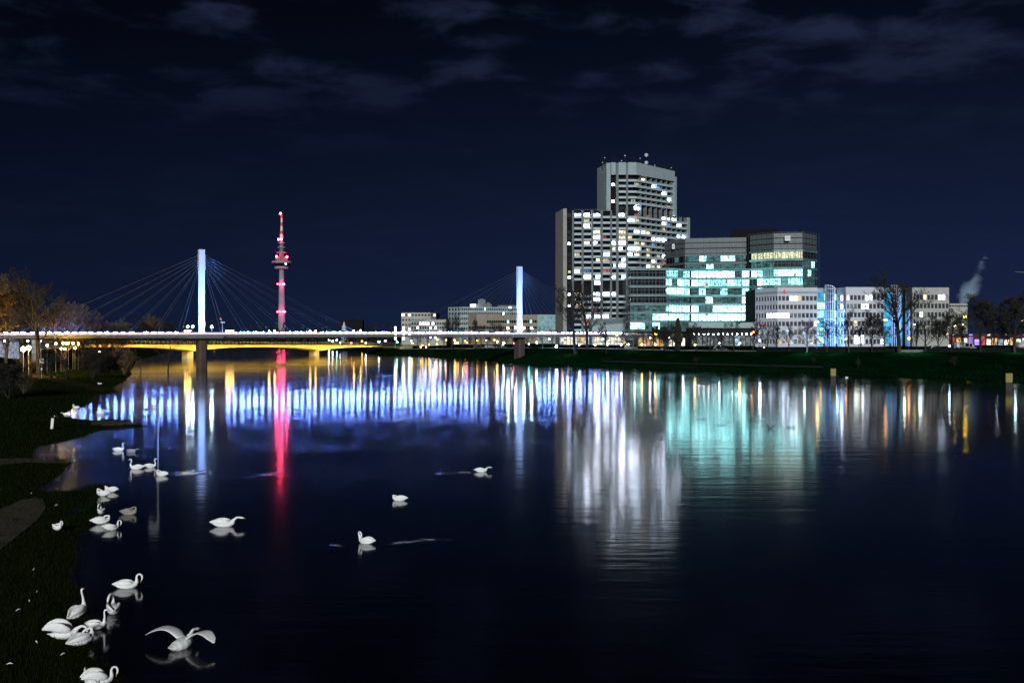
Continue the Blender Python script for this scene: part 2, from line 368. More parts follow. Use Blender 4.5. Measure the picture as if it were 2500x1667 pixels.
# ------------------------------------------------------------------ water
def water_mat():
    m, nt, out = new_mat('river_water')
    def nd(t, **kw):
        n = nt.nodes.new(t)
        for k, v in kw.items(): setattr(n, k, v)
        return n
    lk = lambda a, b: nt.links.new(a, b)
    b = nd('ShaderNodeBsdfPrincipled'); b.inputs['Base Color'].default_value = (.0006, .0010, .0035, 1)
    b.inputs['IOR'].default_value = 1.6; b.inputs['Specular IOR Level'].default_value = .5
    tc = nd('ShaderNodeTexCoord')
    def noise(scale, sc=(1, 1, 1), det=2):
        mp = nd('ShaderNodeMapping'); mp.inputs['Scale'].default_value = sc; lk(tc.outputs['Object'], mp.inputs['Vector'])
        n = nd('ShaderNodeTexNoise'); n.inputs['Scale'].default_value = scale; n.inputs['Detail'].default_value = det
        lk(mp.outputs[0], n.inputs['Vector']); return n.outputs['Fac']
    def mrange(v, a, b_, c, d, smooth=False):
        n = nd('ShaderNodeMapRange'); n.inputs[1].default_value = a; n.inputs[2].default_value = b_; n.inputs[3].default_value = c; n.inputs[4].default_value = d
        if smooth: n.interpolation_type = 'SMOOTHSTEP'
        lk(v, n.inputs[0]); return n.outputs[0]
    def math_(op, a, b_):
        n = nd('ShaderNodeMath', operation=op)
        for i, v in enumerate((a, b_)):
            if isinstance(v, (int, float)): n.inputs[i].default_value = v
            else: lk(v, n.inputs[i])
        return n.outputs[0]
    patch = noise(.05, (.22, 1.0, 1), 3)
    rough = mrange(patch, .35, .65, .076, .108)
    lk(rough, b.inputs['Roughness'])
    # wakes of the swimming swans: short local chop along a line
    sx = nd('ShaderNodeSeparateXYZ'); lk(tc.outputs['Object'], sx.inputs[0])
    wake = None
    for (x0, y0, ang, ln, wd_) in WAKES:
        mp = nd('ShaderNodeMapping'); mp.vector_type = 'TEXTURE'; mp.inputs['Location'].default_value = (x0, y0, 0); mp.inputs['Rotation'].default_value = (0, 0, ang)
        lk(tc.outputs['Object'], mp.inputs['Vector'])
        s2 = nd('ShaderNodeSeparateXYZ'); lk(mp.outputs[0], s2.inputs[0])
        a = math_('ABSOLUTE', s2.outputs[0], 0); a = mrange(a, ln*.3, ln*.5, 1, 0, True)
        c = math_('ABSOLUTE', s2.outputs[1], 0); c = mrange(c, wd_*.15, wd_*.5, 1, 0, True)
        k = math_('MULTIPLY', a, c)
        wake = k if wake is None else math_('ADD', wake, k)
    wake = math_('MULTIPLY', wake, mrange(noise(1.1, (.6, 1.3, 1), 2), .44, .60, 0, 1, True))
    fine = noise(1.9, (.28, 1.0, 1), 3)
    mid = noise(.42, (.2, 1.2, 1), 2)
    chop = noise(3.2, (.5, 1.4, 1), 4)
    amp = math_('MULTIPLY', mrange(patch, .35, .65, .55, 1.0), mrange(sx.outputs[1], 40, 320, 1.5, .55))
    h = math_('MULTIPLY', fine, .0058); h2 = math_('MULTIPLY', mid, .012)
    h = math_('MULTIPLY', math_('ADD', h, h2), amp)
    h = math_('ADD', h, math_('MULTIPLY', math_('MULTIPLY', chop, wake), .028))
    bp = nd('ShaderNodeBump'); bp.inputs['Strength'].default_value = 1; bp.inputs['Distance'].default_value = 1.0
    lk(h, bp.inputs['Height']); lk(bp.outputs[0], b.inputs['Normal'])
    lk(b.outputs[0], out.inputs['Surface'])
    return m
def wk(px0, py0, px1, py1, wd_):
    a, b = W(px0, py0), W(px1, py1); c = (a+b)/2; d = b-a
    return (c.x, c.y, math.atan2(d.y, d.x), d.length, wd_)
WAKES = [wk(920, 1330, 1120, 1312, 1.6), wk(800, 1333, 880, 1327, 1.0), wk(1050, 1158, 1160, 1152, 1.6), wk(400, 1160, 530, 1150, 3.5),
         wk(600, 1168, 690, 1150, 1.2)]
mb = MB(); mb.quad((-900, -20, 0), (500, -20, 0), (500, 1100, 0), (-900, 1100, 0))
struct('river_water', mb, water_mat())

# ------------------------------------------------------------------ right bank and far shore (one sweep of terrain)
SHORE = [(3600, 985), (3000, 960), (2600, 941), (2350, 927), (2100, 919), (1900, 912), (1640, 904), (1450, 898), (1300, 892.5), (1200, 881), (1100, 874), (1000, 868), (930, 866), (870, 858), (800, 853), (700, 850), (560, 848.5), (400, 847.5), (-200, 847), (-1500, 847)]
TOP = [(3600, 861, 250), (3000, 861, 256), (2600, 861, 262), (2350, 861, 268), (2100, 862, 274), (1900, 861, 288), (1640, 858, 318), (1450, 853, 356), (1300, 851, 385), (1200, 852, 420), (1100, 853, 465), (1000, 854, 515), (930, 854, 545), (870, 846, 650), (800, 840, 725), (700, 838, 790), (560, 837, 830), (400, 837, 850), (-200, 837, 860), (-1500, 837, 870)]
rows = []
for i, (s, t) in enumerate(zip(SHORE, TOP)):
    a = W(*s); b = P(*t); d = (b-a); d.z = 0; d.normalize()
    col = [a-d*8+Vector((0, 0, -1.6)), a, a.lerp(b, .3), a.lerp(b, .62), a.lerp(b, .9), b, b+d*3+Vector((0, 0, .15))]
    col[2].z -= .15; col[3].z += .15; col[4].z += .2
    g = b+d*3
    for k in (1.25, 1.6, 2.2, 4.0, 9.0): col.append(Vector((g.x*k, g.y*k, b.z+.2)))
    rows.append(col)
# refine between the columns
def lerp_rows(r, n):
    out = []
    for i in range(len(r)-1):
        for k in range(n):
            t = k/n; out.append([r[i][j].lerp(r[i+1][j], t) for j in range(len(r[i]))])
    out.append(r[-1]); return out
rows = lerp_rows(rows, 6)
mb = MB()
for r in rows:
    for j, p in enumerate(r):
        z = p.z+(random.uniform(-.12, .12) if 2 <= j <= 4 else 0)
        x = p.x+(random.uniform(-.8, .8) if j == 1 else 0)
        mb.v.append((x, p.y, z))
nc = len(rows[0])
for i in range(len(rows)-1):
    for j in range(nc-1):
        a = i*nc+j; mb.f.append((a, a+1, a+nc+1, a+nc)); mb.mi.append(0)
struct('river_bank', mb, M['grass_r'], True)
def top_at(px):          # point on the crest of the right bank under a pixel column
    for i in range(len(TOP)-1):
        a, b = TOP[i], TOP[i+1]
        if b[0] <= px <= a[0]:
            t = (a[0]-px)/(a[0]-b[0]); Y = 1/((1-t)/a[2]+t/b[2]); return P(px, a[1]*(1-t)+b[1]*t, Y)
    return P(px, 861, 260)
def street(px, extra=14):
    p = top_at(px); k = (p.y+extra)/p.y; return Vector((p.x*k, p.y*k, p.z+.18))
# street behind the hedge and the footpath along the slope
mb = MB(); prev = None
for px in range(3200, 960, -60):
    a = street(px, 9); b = street(px, 22); a.z += .06; b.z += .06
    if prev: mb.quad(prev[0], prev[1], b, a)
    prev = (a, b)
struct('road', mb, M['asphalt'])
mb = MB(); prev = None
for px in range(3200, 960, -60):
    a = street(px, 5.6); b = street(px, 8.9); a.z += .16; b.z += .16
    if prev: mb.hexa([prev[0]-Vector((0, 0, .16)), prev[1]-Vector((0, 0, .16)), b-Vector((0, 0, .16)), a-Vector((0, 0, .16)), prev[0], prev[1], b, a])
    prev = (a, b)
struct('pavement', mb, pm('pavement_slabs', (.16, .155, .15), .85))

mb = MB(); prev = None
for px in range(2010, 1440, -30):
    sh_ = W(px, float(np.interp(-px, [-q[0] for q in SHORE], [q[1] for q in SHORE]))); tp_ = top_at(px); d = tp_-sh_
    a = sh_+d*.24; b = sh_+d*.32; a.z += .38; b.z += .42
    if prev: mb.quad(prev[0], a, b, prev[1])
    prev = (a, b)
struct('footpath', mb, pm('gravel_path', (.022, .025, .03), .95, spec=.0))
mb = MB()
for i in range(26000):
    px = random.uniform(980, 2560); sh_ = W(px, float(np.interp(-px, [-q[0] for q in SHORE], [q[1] for q in SHORE]))); tp_ = top_at(px); f = random.random()**1.1
    c = sh_.lerp(tp_, f); c.x += random.uniform(-.4, .4); k_ = 1+1.6*max(0, math.sin(c.x*.5)*math.sin(c.y*.37+c.x*.2))+(1.2 if f < .12 and random.random() < .3 else 0)
    h = random.uniform(.12, .36)*k_; w = .05*k_; lx, ly = random.uniform(-.12, .12), random.uniform(-.12, .12)
    mb.tri((c.x-w, c.y, c.z-.25), (c.x+w, c.y+random.uniform(-.05, .05), c.z-.25), (c.x+lx, c.y+ly, c.z+h))
tag(mb.build('bank_grass', M['grass_r']), None, None, kind='stuff')
# ------------------------------------------------------------------ left bank meadow
LAND = [(-6000, 2400), (380, 2400), (330, 1800), (283, 1667), (236, 1620), (212, 1597), (224, 1575), (221, 1549), (200, 1500), (185, 1461), (177, 1425), (159, 1408), (170, 1397), (179, 1363), (184, 1312), (204, 1295), (228, 1252), (240, 1215), (262, 1185), (234, 1183), (213, 1196), (138, 1200), (85, 1198), (120, 1176), (149, 1156), (160, 1141), (178, 1128), (140, 1122), (81, 1121), (78, 1108), (85, 1092), (132, 1083), (213, 1062), (251, 1049), (288, 1046), (350, 1043), (366, 1040), (330, 1030), (285, 1024), (240, 1025), (200, 1024), (152, 1015), (165, 1003), (200, 995), (222, 968), (240, 963), (285, 958), (268, 948), (300, 932), (322, 914), (318, 905), (330, 890), (335, 880), (380, 868), (420, 860), (500, 852), (540, 849), (-6000, 849)]
LW = np.array([[*W(px, py)][:2] for px, py in LAND])
def sdist(pts):
    x, y = pts[:, 0], pts[:, 1]; ins = np.zeros(len(pts), bool); dm = np.full(len(pts), 1e9); n = len(LW)
    for i in range(n):
        a, b = LW[i], LW[(i+1) % n]
        c = ((a[1] > y) != (b[1] > y))
        with np.errstate(divide='ignore', invalid='ignore'):
            xi = (b[0]-a[0])*(y-a[1])/(b[1]-a[1])+a[0]
        ins ^= c & (x < xi)
        ab = b-a; t = np.clip(((x-a[0])*ab[0]+(y-a[1])*ab[1])/max(1e-9, ab@ab), 0, 1)
        dm = np.minimum(dm, np.hypot(x-a[0]-t*ab[0], y-a[1]-t*ab[1]))
    return np.where(ins, dm, -dm)
def zland(pts):
    pts = np.asarray(pts, float).reshape(-1, 2); d = sdist(pts); x, y = pts[:, 0], pts[:, 1]
    e = -x-(.40*y+14)
    bump = .025*np.sin(x*1.7+np.sin(y*1.1))*np.cos(y*1.3+.7*np.sin(x*.9))+.05*np.sin(x*.31)*np.sin(y*.23)
    up = np.minimum(np.clip(d, 0, 10)*.035, .3)+np.clip(e, 0, 30)*.13+bump*np.clip(d, 0, 1)
    up = up+np.clip(d-10, 0, 12)*.02
    return np.where(d > 0, .015+up, np.maximum(-1.2, d*.16))
GYS = np.geomspace(20.0, 420.0, 760)
def zl(x, y): return float(zland([[x, y]])[0])
def ground_at(px, py):   # first meeting of the sight line with the meadow
    Y = GYS; x = (px-1250.0)*Y/F; z = CAMZ-(py-HOR)*Y/F
    g = np.maximum(0.0, zland(np.stack([x, Y], 1))); k = np.nonzero(z <= g)[0]
    if len(k) == 0: return W(px, py)
    k = k[0]; return Vector((float(x[k]), float(Y[k]), float(g[k])))
pxs = np.concatenate([np.linspace(-1500, -40, 16, endpoint=False), np.linspace(-40, 420, 190), np.linspace(430, 620, 12)])
dys = np.geomspace(1300, 30.5, 260)
G = np.array([[[(px-1250)*10/dy, 26000/dy] for px in pxs] for dy in dys]).reshape(-1, 2)
ZG = zland(G); nx = len(pxs); ny = len(dys)
mb = MB(); mb.v = [(float(g[0]), float(g[1]), float(z)) for g, z in zip(G, ZG)]
for i in range(ny-1):
    for j in range(nx-1):
        a = i*nx+j
        if max(ZG[a], ZG[a+1], ZG[a+nx], ZG[a+nx+1]) > -.9:
            mb.f.append((a, a+1, a+nx+1, a+nx)); mb.mi.append(0)
struct('meadow', mb, M['grass_l'], True)
def path_strip(name, pts, mat, dz=.035):
    mb = MB(); prev = None
    L, Rr = [], []
    for k in range(len(pts)-1):
        for t in np.linspace(0, 1, 14, endpoint=(k == len(pts)-2)):
            L.append(((pts[k][0][0]*(1-t)+pts[k+1][0][0]*t), (pts[k][0][1]*(1-t)+pts[k+1][0][1]*t)))
            Rr.append(((pts[k][1][0]*(1-t)+pts[k+1][1][0]*t), (pts[k][1][1]*(1-t)+pts[k+1][1][1]*t)))
    grid = []
    for l, r in zip(L, Rr):
        a, b = ground_at(*l), ground_at(*r)
        row = []
        for s in np.linspace(0, 1, 9):
            p = a.lerp(b, float(s)); row.append((p.x, p.y))
        zz_ = zland(row); grid.append([(x_, y_, float(z_)+dz) for (x_, y_), z_ in zip(row, zz_)])
    n = 9
    mb.v = [p for r in grid for p in r]
    for i in range(len(grid)-1):
        for j in range(n-1):
            a = i*n+j; mb.f.append((a, a+1, a+n+1, a+n)); mb.mi.append(0)
    struct(name, mb, mat, True)
path_strip('footpath', [((-60, 1375), (-60, 1262)), ((0, 1345), (0, 1245)), ((55, 1300), (52, 1222)), ((90, 1272), (84, 1217)), ((113, 1240), (104, 1220))], M['path'])
path_strip('footpath', [((-40, 1140), (-40, 1122)), ((60, 1130), (60, 1119)), ((120, 1131), (120, 1123)), ((168, 1130), (166, 1126))], M['path'], .02)
path_strip('footpath', [((222, 1038), (222, 1029)), ((270, 1040), (268, 1027)), ((310, 1037), (306, 1029)), ((335, 1036), (330, 1033))], M['path'], .02)
path_strip('footpath', [((60, 918), (75, 911)), ((120, 929), (130, 920)), ((190, 944), (205, 934)), ((250, 957), (275, 948))], pm('earth_path', (.03, .024, .018), .95, spec=.0), .03)
# grass blades on the near meadow: nobody could count them
mb = MB(); rg = np.random.default_rng(3)
cand = []
while len(cand) < 46000:
    k = 20000
    dy = np.exp(rg.uniform(math.log(90), math.log(900), k)); px = rg.uniform(-30, 310, k)
    g = np.stack([(px-1250)*10/dy, 26000/dy], 1); d = sdist(g)
    ok = d > -.25+rg.uniform(-.4, .1, k)*1.0
    for a in g[ok]: cand.append(a)
cand = np.array(cand[:46000]); zz = zland(cand)
for (x, y), z in zip(cand, zz):
    h = random.uniform(.05, .16)*(1+y/140)*(1+2.2*max(0, math.sin(x*2.1+1.3*math.sin(y*.9))*math.sin(y*1.7+.8*math.sin(x*1.1))-.45)); a = random.uniform(0, 6.28); w = .006*(1+y/60)
    dx, dy_ = math.cos(a)*w, math.sin(a)*w; lx, ly = random.uniform(-.06, .06)*(1+y/140), random.uniform(-.06, .06)
    mb.tri((x-dx, y-dy_, z-.02), (x+dx, y+dy_, z-.02), (x+lx, y+ly, z+h))
tag(mb.build('grass', M['blade']), None, None, kind='stuff')

# ------------------------------------------------------------------ footbridge
A0 = Vector((-89.2, 306.0)); A1 = Vector((2.6, 371.0)); AX = (A1-A0); SPAN = AX.length; AX.normalize(); AN = Vector((AX.y, -AX.x))
def bp(t, o=0.0, z=0.0):      # metres along the axis from the first pylon, metres towards the viewer
    p = A0+AX*t+AN*o; return Vector((p.x, p.y, z))
def dz(t): return 9.22+.45*(1-((t-SPAN/2)/(SPAN*1.4))**2)
T0, T1 = -95.0, 176.0
fb = thing('footbridge', 'white cable-stayed footbridge with two floodlit masts and a string of railing lights', 'footbridge', bp(SPAN/2, 0, 0))
def strip(mb, o0, o1, za, zb, t0=T0, t1=T1, n=36):
    for i in range(n):
        a = t0+(t1-t0)*i/n; b = t0+(t1-t0)*(i+1)/n
        za_, zb_ = dz(a), dz(b)
        mb.hexa([bp(a, o1, za_+za), bp(b, o1, zb_+za), bp(b, o0, zb_+za), bp(a, o0, za_+za), bp(a, o1, za_+zb), bp(b, o1, zb_+zb), bp(b, o0, zb_+zb), bp(a, o0, za_+zb)])
mb = MB(); strip(mb, -2.4, 2.4, -.25, 0); mb.build('deck', M['girder'], fb)
mb = MB(); strip(mb, 1.2, 2.1, -.66, -.254); strip(mb, -2.1, -1.2, -.66, -.254); mb.build('girder', M['girder'], fb)
for o in (2.3, -2.38):
    mb = MB(); strip(mb, o, o+.07, .15, .55); strip(mb, o-.005, o+.09, .62, .70)
    for i in range(190):
        t = T0+(T1-T0)*i/190; mb.box(bp(t, o+.035, dz(t)+.32), (.06, .05, .64), math.atan2(AX.y, AX.x))
    mb.build('railing', M['rail'], fb)
PYL = [(0.0, 34.2, 1.46, 2.35), (SPAN, 33.4, 1.5, 2.7)]
rz = math.atan2(AX.y, AX.x)
for (t, zt, w, pw) in PYL:
    mb = MB(); zb = dz(t)
    def ring(z, wx, wy): return [tuple(bp(t+sx_*wx/2, sy_*wy/2, z)) for sx_, sy_ in ((-1, 1), (1, 1), (1, -1), (-1, -1))]
    for z0, z1, w0, w1 in ((zb+.01, zb+14, w, w), (zb+14, zt-5.2, w, w*1.08), (zt-5.2, zt, w*1.08, w*1.1)):
        mb.hexa(ring(z0, w0, w0*.8)+ring(z1, w1, w1*.8))
    p = mb.build('pylon', M['white_steel'], fb)
    for k in range(7):                                 # cable sockets down the mast head
        z = zt-1.7-.62*k
        for s in (-1, 1):
            mb = MB(); mb.box(bp(t+s*(w*.54+.12), 0, z), (.26, 1.0, .22), rz); mb.build('cable_socket', M['white_steel'], p)
    mb = MB()
    mb.box(bp(t, 0, dz(t)-.55), (9.5, 7.4, .62), rz); mb.box(bp(t, 3.75, dz(t)-.28), (10.4, .12, 1.02), rz); mb.box(bp(t, -3.75, dz(t)-.28), (10.4, .12, 1.02), rz)
    mb.build('deck_platform', M['girder'], fb)
    mb = MB(); h = pw/2
    pts = [(-h, -1.4), (-h+.5, -1.9), (h-.5, -1.9), (h, -1.4), (h, 1.4), (h-.5, 1.9), (-h+.5, 1.9), (-h, 1.4)]
    mb.prism([tuple(bp(t+a, -b))[:2] for a, b in pts], -1.5, dz(t)-.87)
    mb.build('pier', M['pier'], fb)
    for s in (-1, 1):
        for k in range(7):
            for o in (-1.9, 1.9):
                mb = MB(); tt = t+s*(6.6+7.2*(6-k)+(1.0 if k == 0 else 0))
                mb.tube(bp(t+s*w*.6, o*.22, zt-1.7-.62*k), bp(tt, o, dz(tt)-.05), .038, .038, 5, False)
                mb.build('cable', M['cable'], fb)
mb = MB(); strip(mb, 2.40, 2.44, .24, .50, -90, 165); mb.build('light_strip', E_STRIP, fb)
mb = MB(); strip(mb, 2.395, 2.43, .712, .75, -90, 165); mb.build('handrail_tube', E_STRIP2, fb)
t = -52.0; k = 0
while t < 158 and k < 100:
    near_p = min(abs(t), abs(t-SPAN)) < 6.5
    if not near_p and random.random() < .96:
        mb = MB(); ln = random.choice((.8, 1.0, 1.35)); mb.box(bp(t, 2.35, dz(t)+.83), (ln, .14, .15), rz)
        mb.build('railing_lamp', E_RAIL, fb); k += 1
    t += (1.95, 2.15, 2.0, 2.3)[k % 4]
# lamp posts around the masts with floodlights that turn up to them
flood = [(458, 797.5, 0), (470, 797, 0), (517, 797.5, 0), (1240, 801, 1), (1259, 800, 1), (1279, 800.5, 1), (1298, 801, 1)]
fl = []
for i, (px, py, w) in enumerate(flood):
    tbase = PYL[w][0]
    best = min(np.linspace(-20, 20, 400), key=lambda s: abs((lambda q: q.x/q.y*F+1250)(bp(tbase+s, 2.0))-px)); t = tbase+best
    b = bp(t, 2.0, dz(t)); zt = Z(py, b.y)
    where = ['on the footbridge, left of the left mast and further from it', 'on the footbridge, close to the left side of the left mast', 'on the footbridge, just right of the left mast',
             'on the footbridge, outer lamp left of the right mast', 'on the footbridge, inner lamp left of the right mast', 'on the footbridge, inner lamp right of the right mast', 'on the footbridge, outer lamp right of the right mast'][i]
    o = thing('floodlight_post', 'blue-white floodlight post '+where, 'floodlight', b, 'floodlights at the masts')
    mb = MB(); mb.tube(b, (b.x, b.y, zt-.15), .05, .04, 6); mb.build('pole', M['steel'], o)
    mb = MB(); mb.ball((b.x, b.y, zt), .30); mb.build('lamp_head', E_FLOOD, o, True)
for (t, zt, w, pw) in PYL:
    for s in (-1, 1):
        for o in (1.9,):
            b = bp(t+s*6, o+1.5, dz(t)+.6)
            spot('mast_floodlight', b, bp(t, 0, dz(t)+17), 110000, (.10, .30, 1.0), R(42), 1.0)
            b = bp(t+s*2.5, o+3.2, dz(t)+.6)
            spot('mast_floodlight', b, bp(t, 0, dz(t)+6), 18000, (.14, .36, 1.0), R(70), 1.0)

# ------------------------------------------------------------------ road bridge lit yellow from below
B0 = Vector((-131.0, 430.0)); BD = Vector((39, 65)); BL = BD.length; BD.normalize(); BN = Vector((BD.y, -BD.x))
S0, S1 = -120.0, 1.79*BL
def rb(s, o=0.0, z=0.0):
    p = B0+BD*s+BN*o; return Vector((p.x, p.y, z))
def rz_(s): return 5.95-.82*s/BL
def rdepth(s):
    u = (s % BL)/BL; return .95+1.75*(2*u-1)**4*.55+.65*abs(2*u-1)**2
rbt = thing('road_bridge', 'low concrete road bridge with haunched girder lit yellow from below', 'bridge', rb(BL/2))
mb = MB(); N = 90
for i in range(N):
    a = S0+(S1-S0)*i/N; b = S0+(S1-S0)*(i+1)/N
    def q(s, o, z): return rb(s, o, z)
    mb.hexa([q(a, 5, rz_(a)-rdepth(a)-.3), q(b, 5, rz_(b)-rdepth(b)-.3), q(b, -5, rz_(b)-rdepth(b)-.3), q(a, -5, rz_(a)-rdepth(a)-.3), q(a, 5, rz_(a)-.3), q(b, 5, rz_(b)-.3), q(b, -5, rz_(b)-.3), q(a, -5, rz_(a)-.3)])
mb.build('girder', M['bridge_beam'], rbt)
mb = MB(); mb.hexa([rb(S0, 6.6, rz_(S0)-.296), rb(S1, 6.6, rz_(S1)-.296), rb(S1, -6.6, rz_(S1)-.296), rb(S0, -6.6, rz_(S0)-.296), rb(S0, 6.6, rz_(S0)), rb(S1, 6.6, rz_(S1)), rb(S1, -6.6, rz_(S1)), rb(S0, -6.6, rz_(S0))])
mb.build('deck', M['darksteel'], rbt)
for o in (6.4, -6.5):
    mb = MB()
    for za, zb in ((.5, .56), (.95, 1.03)):
        mb.hexa([rb(S0, o+.08, rz_(S0)+za), rb(S1, o+.08, rz_(S1)+za), rb(S1, o, rz_(S1)+za), rb(S0, o, rz_(S0)+za), rb(S0, o+.08, rz_(S0)+zb), rb(S1, o+.08, rz_(S1)+zb), rb(S1, o, rz_(S1)+zb), rb(S0, o, rz_(S0)+zb)])
    for i in range(120):
        s = S0+(S1-S0)*i/120; mb.box(rb(s, o+.04, rz_(s)+.5), (.06, .06, 1.0))
    mb.build('railing', M['steel'], rbt)
for s in (-BL, 0.0, BL):
    mb = MB(); z1 = rz_(s)-rdepth(s)-.304
    mb.prism([tuple(rb(s+a, b))[:2] for a, b in ((-1.5, 1.6), (-.9, 2.3), (.9, 2.3), (1.5, 1.6), (1.5, -1.6), (.9, -2.3), (-.9, -2.3), (-1.5, -1.6))], -1.5, z1)
    mb.build('pier', M['bridge_beam'], rbt)
mb = MB(); mb.hexa([rb(S1+.02, 6, -1), rb(S1+9, 6, -1), rb(S1+9, -6, -1), rb(S1+.02, -6, -1), rb(S1+.02, 6, 4.0), rb(S1+9, 6, 4.0), rb(S1+9, -6, 4.0), rb(S1+.02, -6, 4.0)]); mb.build('abutment', M['bridge_beam'], rbt)
for k, s in enumerate(np.linspace(-42, S1-6, 13)):
    s = float(s)
    l = bpy.data.lights.new('girder_floodlight', 'AREA'); l.shape = 'RECTANGLE'; l.size = 12; l.size_y = .5; l.energy = 1900; l.color = (1.0, .64, .07); l.spread = R(120)
    o = bpy.data.objects.new('girder_floodlight', l); COL.objects.link(o); o.location = rb(s, 11.5, .7)
    o.rotation_euler = (rb(s, 5, rz_(s)-1.3)-rb(s, 11.5, .7)).to_track_quat('-Z', 'Y').to_euler()
    o.visible_glossy = True
# ------------------------------------------------------------------ lamps
def lamp(base, zt, mat, label, group, kind='globe', size=.28, heads=1, arm=0.0, sep=.5, pmat='darksteel', cat='street lamp'):
    o = thing('street_lamp', label, cat, base, group)
    mb = MB()
    if kind == 'globe':
        mb.tube(base, (base.x, base.y, zt-size*.7), .07, .05, 6)
        if heads > 1: mb.tube((base.x-sep*(heads-1)/2, base.y, zt-size*1.1), (base.x+sep*(heads-1)/2, base.y, zt-size*1.1), .04, .04, 5)
    else:
        mb.tube(base, (base.x-arm, base.y, zt-.9), .09, .07, 6); mb.tube((base.x-arm, base.y, zt-.9), (base.x-arm*.55, base.y, zt-.05), .06, .05, 6); mb.tube((base.x-arm*.55, base.y, zt-.05), (base.x+size, base.y, zt+size*.75), .05, .05, 6)
    mb.build('pole', M[pmat], o)
    for h in range(heads):
        mb = MB(); x = base.x+(h-(heads-1)/2)*sep
        if kind == 'globe': mb.ball((x, base.y, zt), size)
        else: mb.ball((x, base.y, zt), size, sq=(1.3, .8, .55))
        mb.build('lamp_head', mat, o, True)
    return o
# on the road bridge
for i, (px, py, heads, sep) in enumerate([(457.5, 808, 3, .95), (561, 808, 4, .85), (664, 808, 2, 2.5), (764, 808, 2, 2.5), (872, 807, 2, 3.2)]):
    s = min(np.linspace(-60, S1, 900), key=lambda s: abs((lambda q: q.x/q.y*F+1250)(rb(float(s), 4.5))-px)); s = float(s)
    b = rb(s, 4.5, rz_(s)); lamp(b, Z(py, b.y), E_WARM, ['three-headed lamp post on the road bridge, just left of the left mast', 'four-headed lamp post on the road bridge, right of the left mast', 'twin-headed lamp post on the road bridge, just left of the television tower', 'twin-headed lamp post on the road bridge, right of the television tower', 'twin-headed lamp post on the road bridge, farthest to the right'][i], 'lamp posts on the road bridge', 'globe', .30, heads, 0, sep)
# rows of lamps along the far street
def lamp_row(items, zone, group, Yx, size=.27, kind='globe'):
    items = sorted(items)
    for i, it in enumerate(items):
        px, py, mat, cn = it[:4]; ex = it[4] if len(it) > 4 else Yx
        b = street(px, ex); zt = Z(py, b.y); sz = it[5] if len(it) > 5 else size
        k = 'arm' if zt-b.z > 6.5 else 'globe'
        lamp(b, zt, mat, f'{cn} street lamp, {ORD[i]} from the left {zone}', group, k, sz, 1, 1.3 if k == 'arm' else 0)
lamp_row([(1068, 829, E_SOD, 'orange and tall'), (1067, 840, E_SOD, 'orange and low'), (1089, 830, E_SOD, 'orange'), (1110, 830.6, E_SOD, 'orange'), (1112, 837, E_WARM, 'warm and low'), (1118, 837, E_SOD, 'orange and low'), (1135, 832, E_SOD, 'orange'), (1140, 836, E_RED, 'red'), (1165, 831, E_SOD, 'orange'), (1187, 831, E_WARM, 'warm white'), (1208, 830, E_SOD, 'orange'), (1214, 834, E_WARM, 'warm white'), (1047, 841, E_SOD, 'orange and low'), (1031, 843, E_SOD, 'orange and low'), (1007, 838, E_SOD, 'orange'), (1040, 847, E_SOD, 'low orange'), (1027, 847, E_SOD, 'low orange'), (1004, 832, E_TEAL, 'green'), (970, 835, E_TEAL, 'green'), (1230, 838, E_WHITE, 'white'), (1255, 838, E_RED, 'red')], 'left of the right mast pier', 'street lamps left of the right mast', 26, .30)
lamp_row([(1291, 839, E_TEAL, 'green'), (1310, 836, E_WHITE, 'white'), (1341, 828, E_WHITE, 'white'), (1373, 830, E_SOD, 'orange', 40), (1359, 845, E_FLOOD, 'glaring blue-white', 6, .36), (1415, 841, E_WHITE, 'white'), (1453, 841, E_WARM, 'warm white'), (1483, 841, E_WHITE, 'white'), (1517, 841, E_WHITE, 'white'), (1534, 841, E_WHITE, 'white'), (1567, 841, E_WARM, 'warm white'), (1506, 817, E_SOD, 'orange and tall', 30, .34), (1601, 815, E_SOD, 'orange and tall', 14, .36), (1600, 841, E_WARM, 'warm white'), (1587, 825, E_WHITE, 'white'), (1633, 824, E_WHITE, 'white'), (1472, 828, E_TEAL, 'green')], 'in front of the residential tower', 'street lamps before the residential tower', 20, .26)
lamp_row([(1668, 840, E_WHITE, 'white'), (1697, 842, E_WARM, 'warm white'), (1756, 838, E_WHITE, 'white'), (1806, 838, E_WARM, 'warm white'), (1838, 810, E_SOD, 'orange and tall', 16, .34), (1855, 831, E_FLOOD, 'glaring white', 14, .24), (1866, 848, E_FLOOD, 'low blue-white', 6, .16), (1995, 786.5, E_WARM, 'warm white and tall', 18, .34), (2004, 829, E_SOD, 'orange'), (2065, 828, E_SOD, 'orange')], 'in front of the glass office', 'street lamps before the offices', 20, .24)
lamp_row([(2162, 781, E_SOD, 'orange and tall', 14, .38), (2219, 826, E_SOD, 'orange and low', 16, .30), (2233, 792, E_WARM, 'pale and small', 22, .18), (2331, 796, E_WARM, 'pale and small', 22, .22), (2352, 793, E_WARM, 'pale and small', 24, .18), (2357, 773.6, E_SODB, 'bright yellow and tallest', 14, .42), (2433, 785, E_WHITE, 'small and white', 22, .2), (2498, 782, E_SODB, 'yellow at the picture edge', 16, .3), (2318, 845, E_FLOOD, 'low blue-white by the hedge', 6, .18)], 'before the last white block', 'street lamps at the right end', 20, .24)
